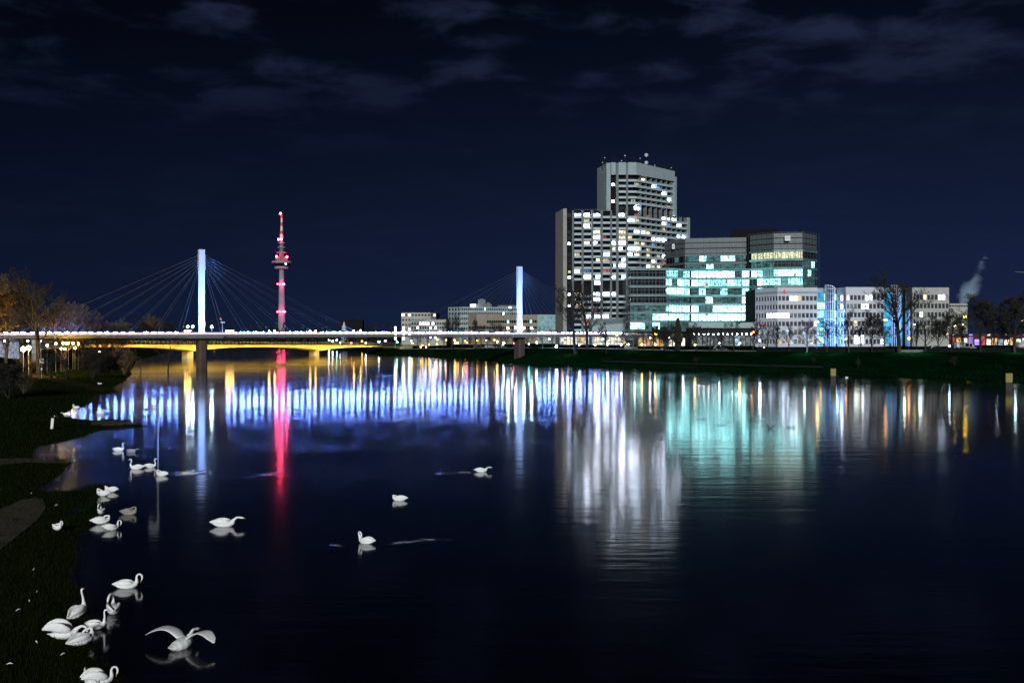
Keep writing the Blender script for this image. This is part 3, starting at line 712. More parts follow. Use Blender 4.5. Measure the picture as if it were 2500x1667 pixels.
# the lamps on the meadow side
def llamp(px, py, Y, mat, size, label, group, hgt=4.0, heads=1):
    x = X(px, Y); b = Vector((x, Y, zl(x, Y))); zt = Z(py, Y)
    if zt-b.z < 1.2: b.z = zt-hgt
    return lamp(b, zt, mat, label, group, 'globe', size, heads, pmat='steel')
llamp(57, 852, 236, E_LWARM, .52, 'larger starry warm lamp on the left embankment', 'park lamps on the left bank')
llamp(70, 849, 242, E_LWARM, .44, 'smaller warm lamp just right of the bright one on the embankment', 'park lamps on the left bank')
for i, (px, py) in enumerate([(115, 843), (136, 839), (149, 851), (154, 838), (158, 852), (161, 838), (167, 838), (178, 838), (183, 849), (191, 839)]):
    llamp(px, py, 262+i*3, E_LW2, .22, f'{ORD[i]} from the left of the small warm lamps behind the bank trees', 'small warm lamps behind the left trees')
llamp(242, 858, 285, E_LW2, .22, 'single warm lamp shining out of the dark bush by the water', 'small warm lamps behind the left trees')
for i, (px, py, m) in enumerate([(10, 832.5, E_WHITE), (19, 832, E_WHITE), (68, 832, E_FLOOD), (100, 832, E_BLUE)]):
    llamp(px, py, 345, m, .26, ['white lamp under the footbridge at the left picture edge', 'white lamp beside the one at the left picture edge', 'glaring white lamp above the warm embankment lamps', 'violet-blue lamp beside the big tree trunk'][i], 'white lamps under the footbridge')

for px, py, Y, tx, ty in ((57, 852, 236, 60, 920), (70, 849, 242, 180, 915), (158, 845, 266, 170, 925), (20, 850, 250, 5, 930)):
    g = ground_at(tx, ty); p = P(px, py, Y)+Vector((0, -.8, .5))
    spot('park_lamp_light', p, g, 9000, (1, .78, .2), R(100), 1.0, .4)
# ------------------------------------------------------------------ television tower
TY = 1807.0; TX = X(687.6, TY); K = TY/F
def tz(py): return Z(py, TY)
tv = thing('television_tower', 'tall television tower with saucer pod, red warning lights and pink floodlit shaft', 'tower', (TX, TY, 3))
mb = MB(); mb.lathe([(6.6, 2), (6.0, tz(800)), (5.2, tz(740)), (4.4, tz(690)), (3.9, tz(657))], 24, (TX, TY)); mb.build('shaft', M['tower_conc'], tv, True)
mb = MB(); mb.lathe([(3.9, tz(657)), (11.4, tz(656.2)), (11.8, tz(654)), (11.8, tz(651)), (12.2, tz(650.8)), (14.6, tz(643.5)), (14.6, tz(642.6)), (16.6, tz(642.5)), (16.8, tz(639)), (16.2, tz(638)), (9, tz(637.8))], 32, (TX, TY)); mb.build('pod', M['tower_conc'], tv)
mb = MB()
mb.lathe([(12.6, tz(650.6)), (14.9, tz(643.6))], 32, (TX, TY)); mb.build('window_band', M['darkglass'], tv)
mb = MB(); mb.box((TX+9.6, TY-12.0, tz(645.2)), (2.2, .6, 2.0)); mb.build('lit_window', L_COOL, tv)
mb = MB(); mb.lathe([(9, tz(638)), (8.4, tz(630)), (7.8, tz(628))], 20, (TX, TY)); 
for i in range(16):
    a = 2*math.pi*i/16; mb.tube((TX+9.6*math.cos(a), TY+9.6*math.sin(a), tz(638)), (TX+9.6*math.cos(a), TY+9.6*math.sin(a), tz(627)), .5, .4, 4)
mb.build('upper_deck', M['column'], tv)
mb = MB(); mb.lathe([(4.4, tz(638)), (3.6, tz(600)), (3.0, tz(588))], 16, (TX, TY)); mb.build('upper_shaft', M['column'], tv, True)
for py, w in ((593.2, 80), (604.2, 95), (616.8, 115)):
    mb = MB(); r = w/4.694/2*K; mb.lathe([(r, tz(py+.7)), (r, tz(py-.7))], 20, (TX, TY)); mb.build('antenna_platform', M['concrete'], tv)
seg = [(583.5, 572, 'w'), (572, 563.5, 'r'), (563.5, 552, 'w'), (552, 543.5, 'r'), (543.5, 533, 'w'), (533, 524, 'r')]
for a, b, c in seg:
    def rr(y): return (3.2-(583.5-y)/60*1.7)*.9
    mb = MB(); mb.lathe([(rr(a), tz(a)), (rr(b), tz(b))], 10, (TX, TY)); mb.build('mast_section', M['white_panel'] if c == 'w' else M['orange_paint'], tv)
for px, py, r in [(687, 522.6, 1.9), (682.3, 585.5, 1.8), (689.3, 585.5, 1.8), (677.6, 627, 1.8), (702.5, 628, 1.8), (680.5, 694, 1.3), (686, 694, 1.1), (692.5, 694, 1.4), (695.5, 694, 1.4), (680, 761, 1.3), (684.8, 761, 1.4), (692.7, 761, 1.3), (697, 761, 1.5)]:
    mb = MB(); mb.ball((X(px, TY), TY-7.2, tz(py)), r); mb.build('warning_light', E_TOWER, tv, True)
spot('tower_floodlight', (TX+90, TY-40, 4), (TX, TY, 70), 5.0e5, (1, .22, .8), R(70), 1.0, 2)

# ------------------------------------------------------------------ residential tower
rt = thing('residential_tower', 'tall concrete residential tower with balcony bands and scattered lit windows', 'building', (X(1500, 530), 530, 5))
Y0 = 520.0
pA = (X(1375, Y0), Y0); pB = (X(1553, Y0), Y0); pC = (X(1680, 551), 551); pU = (X(1481, Y0), Y0)
def lerp2(a, b, t): return (a[0]*(1-t)+b[0]*t, a[1]*(1-t)+b[1]*t)
pU2 = lerp2(pB, pC, .73)
zL = Z(514, Y0); zU = Z(397, Y0); zg = 4.6
D = 16.0
def back(pts, d): return [(p[0]+3, p[1]+d) for p in reversed(pts)]
mb = MB(); low = [pA, pB, pC]; mb.prism(offset(low, -2.2)+back(low, D), zg, zL-.3); up = [pU, pB, pU2]
mb.prism(offset(up, -2.2)+back(up, D-1), zL-.29, zU-1.0)
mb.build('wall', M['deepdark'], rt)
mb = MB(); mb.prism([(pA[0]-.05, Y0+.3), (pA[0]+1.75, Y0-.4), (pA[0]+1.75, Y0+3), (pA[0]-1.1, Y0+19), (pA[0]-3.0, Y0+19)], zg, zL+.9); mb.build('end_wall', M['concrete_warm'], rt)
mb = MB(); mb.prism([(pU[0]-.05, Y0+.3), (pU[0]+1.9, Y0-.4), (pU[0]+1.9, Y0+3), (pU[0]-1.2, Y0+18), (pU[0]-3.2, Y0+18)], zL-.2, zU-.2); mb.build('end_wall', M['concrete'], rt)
mb = MB(); mb.fbox(pB, pC, 43.0, 44.6, zg, zL-.1, -6, .4); mb.build('end_wall', M['concrete'], rt)
lenBC = math.hypot(pC[0]-pB[0], pC[1]-pB[1]); lenU = lenBC*.73
mb = MB(); mb.fbox(pB, pC, lenU-.2, lenU+1.3, zL-.2, zU-3.6, -6, .35); mb.build('end_wall', M['concrete'], rt)
# roof crown panels
mb = MB(); zc0 = Z(427, Y0); zc1 = zU
for a, b in ((1492, 1503), (1510, 1528), (1533, 1553)):
    mb.fbox(pU, pB, X(a, Y0)-pU[0], X(b, Y0)-pU[0], zc0, zc1, -1.4, .35)
nP = 8
for i in range(nP):
    mb.fbox(pB, pC, .1+(lenU-.4)*i/nP, .04+(lenU-.4)*(i+1)/nP, zc0-.15*i/nP, zc1-.12*i, -1.4, .3+.06*(i % 2))
mb.build('crown_panel', M['concrete'], rt)
mb = MB(); mb.prism(offset(up, -2.0)+back(up, D-1), zU-.99, zU-.6); mb.prism(offset(low, -2.6)+back(low, D), zL-.29, zL-.05); mb.build('roof', M['roof'], rt)
FH = 2.757
def floorz(k): return zL-2.75-FH*k          # parapet top of storey k below the low roof
# columns of the front
for px, px1, zt in ((1396.5, 1401, zL), (1419.5, 1425, zL), (1443.5, 1448, zL), (1466, 1471.5, zL), (1489.5, 1494, zL), (1504, 1510, zU-.3), (1528.2, 1533, zU-.3)):
    mb = MB(); mb.fbox(pA, pB, X(px, Y0)-pA[0], X(px1, Y0)-pA[0], zg, zt, -2.3, .55); mb.build('column', M['column'], rt)
bays_f = [(1384.5, 1396, 's'), (1402.5, 1419, 'b'), (1425.5, 1443, 'b'), (1448.5, 1465.5, 'b'), (1471.8, 1489, 'b'), (1494.5, 1503.5, 'b'), (1511, 1528, 'b'), (1533.6, 1552, 'b')]
ubays = [(1491.5, 1503.5, 's'), (1511, 1528, 'b'), (1533.6, 1552, 'b')]
nb = 10; bl = (43.0-.6)/nb
litw, darkw = [], []
def wcol():
    r = random.random()
    return L_W if r < .46 else L_WARM if r < .64 else L_YEL if r < .76 else L_BLUE if r < .83 else L_RED if r < .87 else L_COOL
def add_floor(zp, front, right_n, prob, n_gap=False, parap=True):
    zf = zp-.95
    if parap:
        mb = MB()
        for a, b, k in front:
            if k == 'b': mb.fbox(pA, pB, X(a, Y0)-pA[0]-.15, X(b, Y0)-pA[0]+.15, zf-.1, zp, -.15, .38); mb.fbox(pA, pB, X(a, Y0)-pA[0], X(b, Y0)-pA[0], zf-.1, zf+.08, -2.25, -.154)
        mb.build('balcony', M['parapet'], rt)
        mb = MB()
        for i in range(right_n): mb.fbox(pB, pC, .25+bl*i, .25+bl*(i+1)-.02, zf-.1, zp, -.2, .30+.05*(i % 2)); 
        mb.fbox(pB, pC, .25, .25+bl*right_n, zf-.1, zf+.08, -2.2, -.204)
        mb.build('balcony', M['parapet'], rt)
    for a, b, k in front:
        pr = prob*.8 if k == 's' else prob
        w = X(b, Y0)-X(a, Y0)
        u0 = X(a, Y0)-pA[0]; z0, z1 = zp+.02, zp+1.62
        if random.random() < pr:
            if k == 's': litw.append((pA, pB, u0+.6, u0+w-.5, z0-.1, z1-.5, -2.19, -2.1, wcol()))
            else:
                f = random.choice((1, 1, .85, .6)); s = random.choice((0, 1-f))
                litw.append((pA, pB, u0+.15+w*s, u0+w*s+w*f-.15, z0-.2, z1-.2, -1.6, -1.5, wcol()))
        elif random.random() < .35: darkw.append((pA, pB, u0+.2, u0+w-.2, z0-.4, z1-.1, -2.15, -2.1))
    for i in range(right_n):
        z0, z1 = zp+.02, zp+1.62
        if random.random() < prob*.95: litw.append((pB, pC, .5+bl*i, .25+bl*(i+1)-.35, z0-.2, z1-.2, -1.5, -1.42, wcol()))
        elif random.random() < .35: darkw.append((pB, pC, .5+bl*i, .25+bl*(i+1)-.35, z0-.4, z1-.1, -2.1, -2.05))
zt_ = Z(437.5, Y0)
for k in range(5): add_floor(zt_-FH*k-.15, ubays, 7, .33)
for k in (0, 1): add_floor(Z(504, Y0)+2.6*k-1.2, ubays, 7, .22, parap=False)
for k in range(23):
    zp = floorz(k)
    if zp < zg+1.5: break
    tech = k in (12, 13)
    add_floor(zp, bays_f, nb, .12 if tech else (.34 if k < 12 else .25), parap=not tech)
random.shuffle(litw)
litw.sort(key=lambda w: w[4] < 14)
for i, w in enumerate(litw[:100]):
    mb = MB(); mb.fbox(*w[:8])
    o = mb.build('window', w[8], rt)
    for f in (.33, .67):
        mb = MB(); mb.fbox(w[0], w[1], w[2]+(w[3]-w[2])*f-.05, w[2]+(w[3]-w[2])*f+.05, w[4], w[5], w[7]+.003, w[7]+.06)
        mb.build('mullion', M['deepdark'], o)
mats = [L_W, L_WARM, L_YEL, L_BLUE, L_RED, L_COOL, M['darkglass']]
mb = MB()
for w in litw[100:]:
    mb.cur = mats.index(w[8]); mb.fbox(*w[:8])
mb.cur = 6
for w in darkw: mb.fbox(*w)
o = mb.build('window', mats, rt); o['kind'] = 'stuff'
# fins between the balconies of the angled wing
mb = MB()
for i in range(1, nb+1):
    mb.fbox(pB, pC, .25+bl*i-.12, .25+bl*i+.06, zg, zL-.2, -2.2, -.25)
    if i < 8: mb.fbox(pB, pC, .25+bl*i-.12, .25+bl*i+.06, zL, zc0-.2, -2.2, -.25)
mb.build('party_wall', M['column'], rt)
# roof railing of the low part
mb = MB()
for a, b in ((1402, 1489),):
    mb.fbox(pA, pB, X(a, Y0)-pA[0], X(b, Y0)-pA[0], zL+.4, zL+.5, .2, .3)
for i in range(30): mb.fbox(pA, pB, 5.4+i*.6, 5.46+i*.6, zL-.04, zL+.4, .2, .3)
mb.build('roof_railing', M['column'], rt)
# aerials and dishes
for i in range(34):
    px = 1470+i*5.2+random.uniform(-1.5, 1.5); Yq = 527+max(0, (px-1553)/128*30); h = random.choice((1.5, 2.2, 3, 4.2)); x = X(px, Yq)
    zb = zU-.6-(.5 if px > 1553 else 0)
    mb = MB(); mb.tube((x, Yq, zb), (x, Yq, zb+h+1.2), .10, .06, 4)
    if i % 3 == 0: mb.tube((x-.6, Yq, zb+h), (x+.6, Yq, zb+h), .06, .06, 4)
    mb.build('aerial', M['darksteel'], rt)
for px, py, r in ((1577.5, 380, 1.0), (1577.5, 398.5, 1.0), (1525.5, 381.5, .4), (1517, 394, .35), (1476, 386.5, .3), (1471, 398, .3), (1562.5, 388, .3), (1638, 411, .3), (1598, 405, .3), (1648, 523.5, .5)):
    Yq = 523+max(0, (px-1553)/128*30); x, z = X(px, Yq), Z(py, Yq)
    mb = MB(); n = 14
    c = (x, Yq-1, z); k0 = len(mb.v); mb.v.append((c[0], c[1]+r*.25, c[2])); mb.v.append((c[0], c[1]+r*.45, c[2]))
    for i in range(n):
        a = 2*math.pi*i/n; mb.v.append((c[0]+r*math.cos(a), c[1], c[2]+r*math.sin(a)))
    for i in range(n):
        j = (i+1) % n; mb.f.append((k0, k0+2+i, k0+2+j)); mb.f.append((k0+1, k0+2+j, k0+2+i)); mb.mi += [0, 0]
    d = mb.build('dish', M['white_panel'], rt, True)
    mb = MB(); mb.tube((x, Yq-.4, z), (x, Yq-.4, zU-1 if py < 415 else zL-1), .10, .10, 5); mb.build('dish_mast', M['darksteel'], d)
# podium hall with a sloped roof at the foot
pd = thing('entrance_hall', 'low dark hall with sloping roof at the foot of the residential tower', 'building', (X(1490, 480), 480, 5))
q = [(X(1445, 480), 480), (X(1526, 480), 480)]
mb = MB(); a, b = q
mb.hexa([(a[0], 480, 4.6), (b[0], 480, 4.6), (b[0], 498, 4.6), (a[0], 498, 4.6), (a[0], 480, Z(795, 480)), (b[0], 480, Z(789, 480)), (b[0], 498, Z(777, 498)), (a[0], 498, Z(782, 498))]); mb.build('wall', M['pale_panel'], pd)
mb = MB()
for i in range(9): mb.fbox(a, b, .6+i*1.6, 1.9+i*1.6, 5.2, 8.6, .03, .12)
o = mb.build('window_front', L_SHOP, pd)

# ------------------------------------------------------------------ glass office
go = thing('glass_office', 'stepped office block wrapped in glass screens, floors glowing cyan', 'office building', (X(1760, 455), 455, 5))
LP = [(X(p, y), y) for p, y in ((1526.5, 463), (1539, 451), (1630, 451), (1688, 459), (1830, 457), (1889, 447), (1960, 445), (1995, 455))]
TP = [(X(p, y), y) for p, y in ((1621, 486), (1672, 472), (1830, 466))]
zl_ = Z(651, 451); zt2 = Z(567, 446); zg = 4.6
mb = MB(); mb.prism(offset(LP, -1.3)+[(LP[-1][0]+3, 490), (LP[0][0]+6, 490)], zg, zl_-.8)
hi = LP[4:]; mb.prism(offset(hi, -1.3)+[(hi[-1][0]+3, 489), (hi[0][0], 489)], zl_-.79, zt2-.8)
mb.prism(offset(TP, -1.3)+[(TP[-1][0]-.6, 490), (TP[0][0]+5, 490)], zl_-.789, zt2-1.2)
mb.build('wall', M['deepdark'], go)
mb = MB(); mb.prism(offset(LP[:5], -1.0)+[(LP[4][0], 489), (LP[0][0]+6, 489)], zl_-.79, zl_-.4); mb.prism(offset(hi, -1.1)+[(hi[-1][0]+3, 488), (hi[0][0], 488)], zt2-.79, zt2-.5); mb.prism(offset(TP, -1.1)+[(TP[-1][0]-1.7, 489), (TP[0][0]+5, 489)], zt2-1.19, zt2-.8)
mb.prism([(X(1783, 470), 470), (X(1900, 462), 462), (X(1900, 480), 480), (X(1783, 482), 482)], zt2-.49, Z(559, 465))
mb.build('roof', M['roof'], go)
FO = 3.70
nwin = [0]
def floor_strip(pts, zb, modes, screen=False):
    """one storey: spandrel ledge, then a run of window bands per facet"""
    mbs = MB(); band(mbs, pts, zb-.62, zb+.62, -1.2, .25); return mbs
lowf = [zl_-1.0-FO*k for k in range(0, 9)]       # spandrel centre heights
for k, zb in enumerate(lowf):
    if zb < 5.5: continue
    mb = MB(); band(mb, LP, zb-.5, zb+.5, -1.25, .2); mb.build('spandrel', M['spandrel'], go)
hif = [zl_-1.0+FO*k for k in range(1, 3)]
for zb in hif:
    mb = MB(); band(mb, hi, zb-.5, zb+.5, -1.25, .2); mb.build('spandrel', M['spandrel'], go)
    mb = MB(); band(mb, TP, zb-.5, zb+.5, -1.25, .2); mb.build('spandrel', M['louvre'], go)
# closed screens at the top storeys
for pts, m in ((hi, 'louvre'), (TP, 'louvre')):
    for zb, z1 in ((zt2-6.9, zt2-5.0), (zt2-4.6, zt2-2.6), (zt2-2.3, zt2-.3)):
        mb = MB(); band(mb, pts, zb, z1, -.6, -.3); mb.build('top_screen', M[m], go)
# window bands: facet index -> mode for each storey, from the top down
MODES = {  # storey k below the low roof: per facet 0..6
    0: 'DDCBCBd', 1: 'DDBCMCd', 2: 'DDBMdDD', 3: 'DDdMMdd', 4: 'DMBBCMd', 5: 'DMCBMdd', 6: 'DMddddd', 7: 'DDDDDdd'}
UPM = {1: 'dYY', 2: 'dDd', 3: 'dDd'}
def seglen(a, b): return math.hypot(b[0]-a[0], b[1]-a[1])
def win_run(pts, i, mode, z0, z1, w=3.2):
    a, b = pts[i], pts[i+1]; L = seglen(a, b); n = max(1, round(L/w))
    for j in range(n):
        u0, u1 = .12+L*j/n, L*(j+1)/n-.04
        md = mode
        r = random.random()
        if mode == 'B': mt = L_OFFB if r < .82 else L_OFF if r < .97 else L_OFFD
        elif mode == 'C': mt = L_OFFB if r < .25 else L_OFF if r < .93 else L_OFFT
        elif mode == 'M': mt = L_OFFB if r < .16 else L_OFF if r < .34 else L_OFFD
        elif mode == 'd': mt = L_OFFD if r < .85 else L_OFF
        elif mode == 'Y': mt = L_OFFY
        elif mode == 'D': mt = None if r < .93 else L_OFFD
        else: mt = None
        if mt is None: DARK.append((a, b, u0, u1, z0, z1, -1.25, -1.18)); continue
        if nwin[0] < 100:
            nwin[0] += 1; mb = MB(); mb.fbox(a, b, u0, u1, z0, z1, -1.25, -1.15); mb.build('window', mt, go)
        else: REST.append((mt, a, b, u0, u1, z0, z1))
DARK, REST = [], []
for k, ms in MODES.items():
    z1 = lowf[k]-.5; z0 = z1-FO+1.0
    if z0 < 5.2: z0 = 5.2
    for i in range(7):
        if ms[i] != '.': win_run(LP, i, ms[i], z0, z1)
for k, ms in ((0, 'dDd'), (1, 'YYD')):
    z0 = zl_-1.0+FO*k+.5; z1 = z0+FO-1.0
    for i in range(3): win_run(LP, 4+i, ms[i], z0, z1)
for k, ms in ((0, 'DM'), (1, 'Dd')):
    z0 = zl_-.4+FO*k+.3; z1 = z0+FO-1.3
    for i in range(2): win_run(TP, i, ms[i], z0, z1)
for d in DARK:
    mb = MB(); mb.fbox(*d); mb.build('dark_window', M['darkglass'], go)
if REST:
    ms_ = list({r[0].name: r[0] for r in REST}.values()); mb = MB()
    for r in REST: mb.cur = ms_.index(r[0]); mb.fbox(*r[1:7], -1.25, -1.15)
    o = mb.build('window', ms_, go); o['kind'] = 'stuff'
# panels whose own glow stands in for room light spilling onto the spandrels
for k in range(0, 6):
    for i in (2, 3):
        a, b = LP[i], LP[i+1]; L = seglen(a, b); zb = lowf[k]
        mb = MB(); mb.fbox(a, b, .15, L-.15, zb-.42, zb+.42, .21, .26); mb.build('spill_glow_panel', L_OFFT, go)
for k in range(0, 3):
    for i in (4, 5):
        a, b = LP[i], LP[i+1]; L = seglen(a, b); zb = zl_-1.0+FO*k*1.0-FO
        mb = MB(); mb.fbox(a, b, .15, L-.15, zb-.42, zb+.42, .21, .26); mb.build('spill_glow_panel', L_OFFT, go)
# vertical glazing bars and the light screen frames in front
mb = MB()
for i in range(7):
    a, b = LP[i], LP[i+1]; L = seglen(a, b); n = max(2, round(L/1.6)); top = zl_-.9 if i < 4 else zt2-.6
    for j in range(n+1):
        u = L*j/n; mb.fbox(a, b, u-.09, u+.09, 5, top, -1.14, -1.0)
for k in range(9):
    if lowf[k]-.5-FO+1 > 5:
        for i in range(7):
            if i < 4 or k < 9: a, b = LP[i], LP[i+1]; mb.fbox(a, b, .1, seglen(a, b)-.1, lowf[k]-1.55, lowf[k]-1.42, -1.14, -1.03)
mb.build('glazing_bar', M['darksteel'], go)
mb = MB()
for pts, zlo, ztops in ((LP[:5], 5.0, zl_+.6), (hi, 5.0, zt2+.2), (TP, zl_, zt2-.2)):
    for i in range(len(pts)-1):
        a, b = pts[i], pts[i+1]; L = seglen(a, b); n = max(2, round(L/2.7))
        for j in range(n+1): mb.fbox(a, b, L*j/n-.03, L*j/n+.03, zlo, ztops, .85, .92)
        z = zlo+1.3
        while z < ztops:
            mb.fbox(a, b, 0, L, z-.03, z+.03, .93, .98); z += FO/2
mb.build('screen_frame', M['louvre'], go)
def wall_sign(px0, py0, px1, py1, Y, label, deco):
    a = P(px0, py1, Y); b = P(px1, py0, Y)
    mb = MB(); mb.box(((a.x+b.x)/2, Y, (a.z+b.z)/2), (b.x-a.x, .2, b.z-a.z)); o = mb.build('sign', M['sign_white'], go)
    cx, cz = (a.x+b.x)/2, (a.z+b.z)/2; w, h = b.x-a.x, b.z-a.z
    mb = MB()
    if deco == 'dot':
        n = 16; r = h*.2; k = len(mb.v); ccx, ccz = cx+w*.13, cz+h*.12
        mb.v += [(ccx+r*math.cos(2*math.pi*i/n), Y-.104, ccz+r*math.sin(2*math.pi*i/n)) for i in range(n)]; mb.f.append(tuple(range(k, k+n))); mb.mi.append(0)
        mb.box((cx+w*.02, Y-.11, cz-h*.28), (w*.62, .012, h*.06)); mt = M['sign_blue']
    elif deco == 'lines':
        for s in (-.12, .05, .2): mb.box((cx, Y-.11, cz+h*s), (w*.8, .012, h*.09))
        mt = M['beige_panel']
    else:
        mb.box((cx, Y-.11, cz), (w*.3, .012, h*.4)); mt = M['sign_grey']
    mb.build('sign_print', mt, o); o['label'] = label
wall_sign(1719, 691, 1730, 702, 455.2, 'white sign board with dark blue dot', 'dot')
wall_sign(1916, 576, 1929.5, 588, 444.0, 'white sign board with pale lines near the roof', 'lines')
wall_sign(1641, 596, 1647, 608, 476.5, 'small white sign on the dim upper storey', 'small')
# low pavilion in front of the office
pv = thing('pavilion', 'low grey hall with glazed front below the glass office', 'building', (X(1770, 415), 415, 5))
a, b = (X(1686, 415), 415), (X(1846, 415), 415)
mb = MB(); mb.prism([a, b, (b[0]+1, 432), (a[0]+1, 432)], 4.6, Z(801, 415)); mb.build('wall', M['deepdark'], pv)
mb = MB(); mb.fbox(a, b, -1.0, seglen(a, b)+.5, Z(800.5, 415), Z(787, 415), -17, 1.6); mb.build('roof', M['pale_panel'], pv)
for i in range(12):
    mb = MB(); mb.fbox(a, b, .5+i*2.1, 2.3+i*2.1, 5.4, 9.4, .02, .1); mb.build('window', random.choice((L_DIM, L_SHOP, L_DIM, L_SHOPB, L_DIM)), pv)
mb = MB()
for i in range(14): mb.tube((a[0]+1+i*1.85, 413.8, Z(815.5, 415)), (a[0]+1.5+i*1.85, 413.8, Z(815.5, 415)), .12, .12, 6)
mb.build('canopy_lamp', E_WHITE, pv)

# ------------------------------------------------------------------ generic storeyed block
def block(name, label, cat, pts, rows_, z0, z1, depth, mat, ncols, litp, core='darkglass', group=None, litm=None, wr=.72, inset=.30, roofm='roof', special=None, darkm=None):
    cxx = sum(p[0] for p in pts)/len(pts); cyy = sum(p[1] for p in pts)/len(pts)
    o = thing(name, label, cat, (cxx, cyy, z0), group)
    bk = [(pts[-1][0]+1, pts[-1][1]+depth), (pts[0][0]+1, pts[0][1]+depth)]
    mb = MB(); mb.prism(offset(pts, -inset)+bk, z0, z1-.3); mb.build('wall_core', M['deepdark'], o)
    mb = MB(); edges = [z0]+[v for zc, h in sorted(rows_) for v in (zc-h/2, zc+h/2)]+[z1]
    for i in range(0, len(edges), 2): band(mb, pts, edges[i], edges[i+1], -inset-.3, 0)
    for i in range(len(pts)-1):
        a, b = pts[i], pts[i+1]; L = seglen(a, b); n = ncols[i]
        for zc, h in rows_:
            for j in range(n+1):
                w = L/n*(1-wr)/2; u = L*j/n
                mb.fbox(a, b, max(.02, u-w), min(L-.02, u+w), zc-h/2, zc+h/2, -inset-.2, -.03)
    mb.build('wall', mat, o)
    mb = MB(); mb.prism(offset(pts, -.6)+[(p[0], p[1]-.3) for p in bk], z1-.29, z1-.08); mb.build('roof', M[roofm], o)
    cnt = 0; dark = []
    for i in range(len(pts)-1):
        a, b = pts[i], pts[i+1]; L = seglen(a, b); n = ncols[i]
        for ri, (zc, h) in enumerate(rows_):
            for j in range(n):
                w = L/n*wr/2; u = L*(j+.5)/n
                mt = special.get((i, ri, j)) if special else None
                if mt is None:
                    if random.random() < litp: mt = random.choice(litm or [L_W, L_COOL, L_WARM])
                    else: mt = darkm or M[core]
                g = (a, b, u-w, u+w, zc-h/2, zc+h/2, -inset+.005, -inset+.05)
                if cnt < 100:
                    cnt += 1; mb = MB(); mb.fbox(*g); mb.build('window', mt, o)
                else: dark.append((mt, g))
    if dark:
        ms_ = list({r[0].name: r[0] for r in dark}.values()); mb = MB()
        for mt, g in dark: mb.cur = ms_.index(mt); mb.fbox(*g)
        w = mb.build('window', ms_, o); w['kind'] = 'stuff'
    return o
WB = 400.0
def rowz(pys, Y, hpx): return [(Z(py, Y), hpx*Y/F) for py in pys]
rA = rowz((728.5, 749.5, 770, 790.5, 811, 834), WB, 11)
M['pane_dim'] = pm('office_pane', (.03, .038, .045), .25, .5, .8, spec=.6)
spA = {(1, 0, 3): L_COOL, (1, 0, 4): L_W, (1, 0, 5): L_YEL}
for j in range(4, 8): spA[(0, 2, j)] = L_COOL
for j in range(0, 3): spA[(1, 2, j)] = L_COOL
for j in range(3, 6): spA[(1, 2, j)] = L_DIM
for j in range(1, 8): spA[(0, 4, j)] = L_SHOPB if j % 2 else L_DIM
for j in range(0, 10): spA[(1, 4, j)] = L_SHOPB if j in (0, 2, 6) else L_DIM
for j in range(10): spA[(1, 5, j)] = random.choice((L_SHOPB, L_SHOP, L_DIM, L_SHOPO))
PA = [(X(1844, 412), 412), (X(1898.5, WB), WB), (X(1995.5, WB), WB)]
bA = block('white_office_block', 'white office block with a red triangle emblem on its parapet', 'office building', PA, rA, 4.6, Z(702, WB), 22, M['white_panel'], (8, 10), .03, core='pane_dim', special=spA, group='white office blocks along the street')
band_ = MB(); band(band_, PA, Z(716.5, WB), Z(711, WB), .02, .12); band_.build('parapet_band', M['concrete'], bA)
# emblem: red letter-like triangle
e0 = P(1914.5, 710.5, WB); s = WB/F
mb = MB(); y0, y1 = WB-.42, WB-.22
def tri_ring(cx, cz, pts2):
    k = len(mb.v); n = len(pts2)
    for y in (y0, y1): mb.v.extend([(cx+a*s, y, cz+b*s) for a, b in pts2])
    mb.f.append(tuple(range(k, k+n))); mb.f.append(tuple(reversed(range(k+n, k+2*n)))); mb.mi += [0, 0]
    for i in range(n): j = (i+1) % n; mb.f.append((k+i, k+n+i, k+n+j, k+j)); mb.mi.append(0)
tri_ring(e0.x, e0.z, [(-4.0, -5.0), (-.2, 5.2), (.9, 2.2), (-1.9, -5.0)])
tri_ring(e0.x, e0.z, [(-1.2, -2.6), (1.2, 1.4), (4.3, -5.0), (-1.2, -5.0)])
mb.build('emblem', E_EMBLEM, bA)
for (px0, py0, px1, py1, m) in ((1858.5, 790.5, 1869, 797, E_NEON), (1860, 797.5, 1868, 803, E_NEON)):
    a, b = P(px0, py1, 409), P(px1, py0, 409); mb = MB(); n = 4
    for i in range(n): mb.box((a.x+(b.x-a.x)*(i+.5)/n, 409-.9, (a.z+b.z)/2+.1*(i % 2)), ((b.x-a.x)/n*.72, .12, (b.z-a.z)))
    mb.build('shop_sign', m, bA)
rB = rowz((727, 748, 769, 790, 811, 834), WB, 11.5)
spB = {(1, 0, 5): L_COOL, (1, 0, 6): L_COOL, (1, 0, 7): L_DIM, (1, 1, 4): L_W, (1, 1, 5): L_W, (0, 0, 1): L_W, (0, 1, 1): L_W, (1, 1, 0): L_DIM, (1, 1, 1): L_DIM, (1, 1, 2): L_DIM, (1, 0, 4): L_DIM}
PB = [(X(2043.7, 406), 406), (X(2065, WB-2), WB-2), (X(2158.7, WB-2), WB-2)]
block('white_office_block', 'white office block behind trees, between the two cyan glass links', 'office building', PB, rB, 4.6, Z(701.5, WB), 22, M['white_panel'], (3, 10), .02, core='pane_dim', special=spB, group='white office blocks along the street')
rC = rowz((726.5, 747.5, 768.5, 789.5, 810.5), WB, 11.5)
spC = {(1, 0, 7): L_COOL, (1, 0, 8): L_COOL, (1, 0, 9): L_DIM, (1, 2, 2): L_COOL, (1, 2, 3): L_DIM}
PC = [(X(2210, 404), 404), (X(2227, WB-4), WB-4), (X(2317, WB-4), WB-4)]
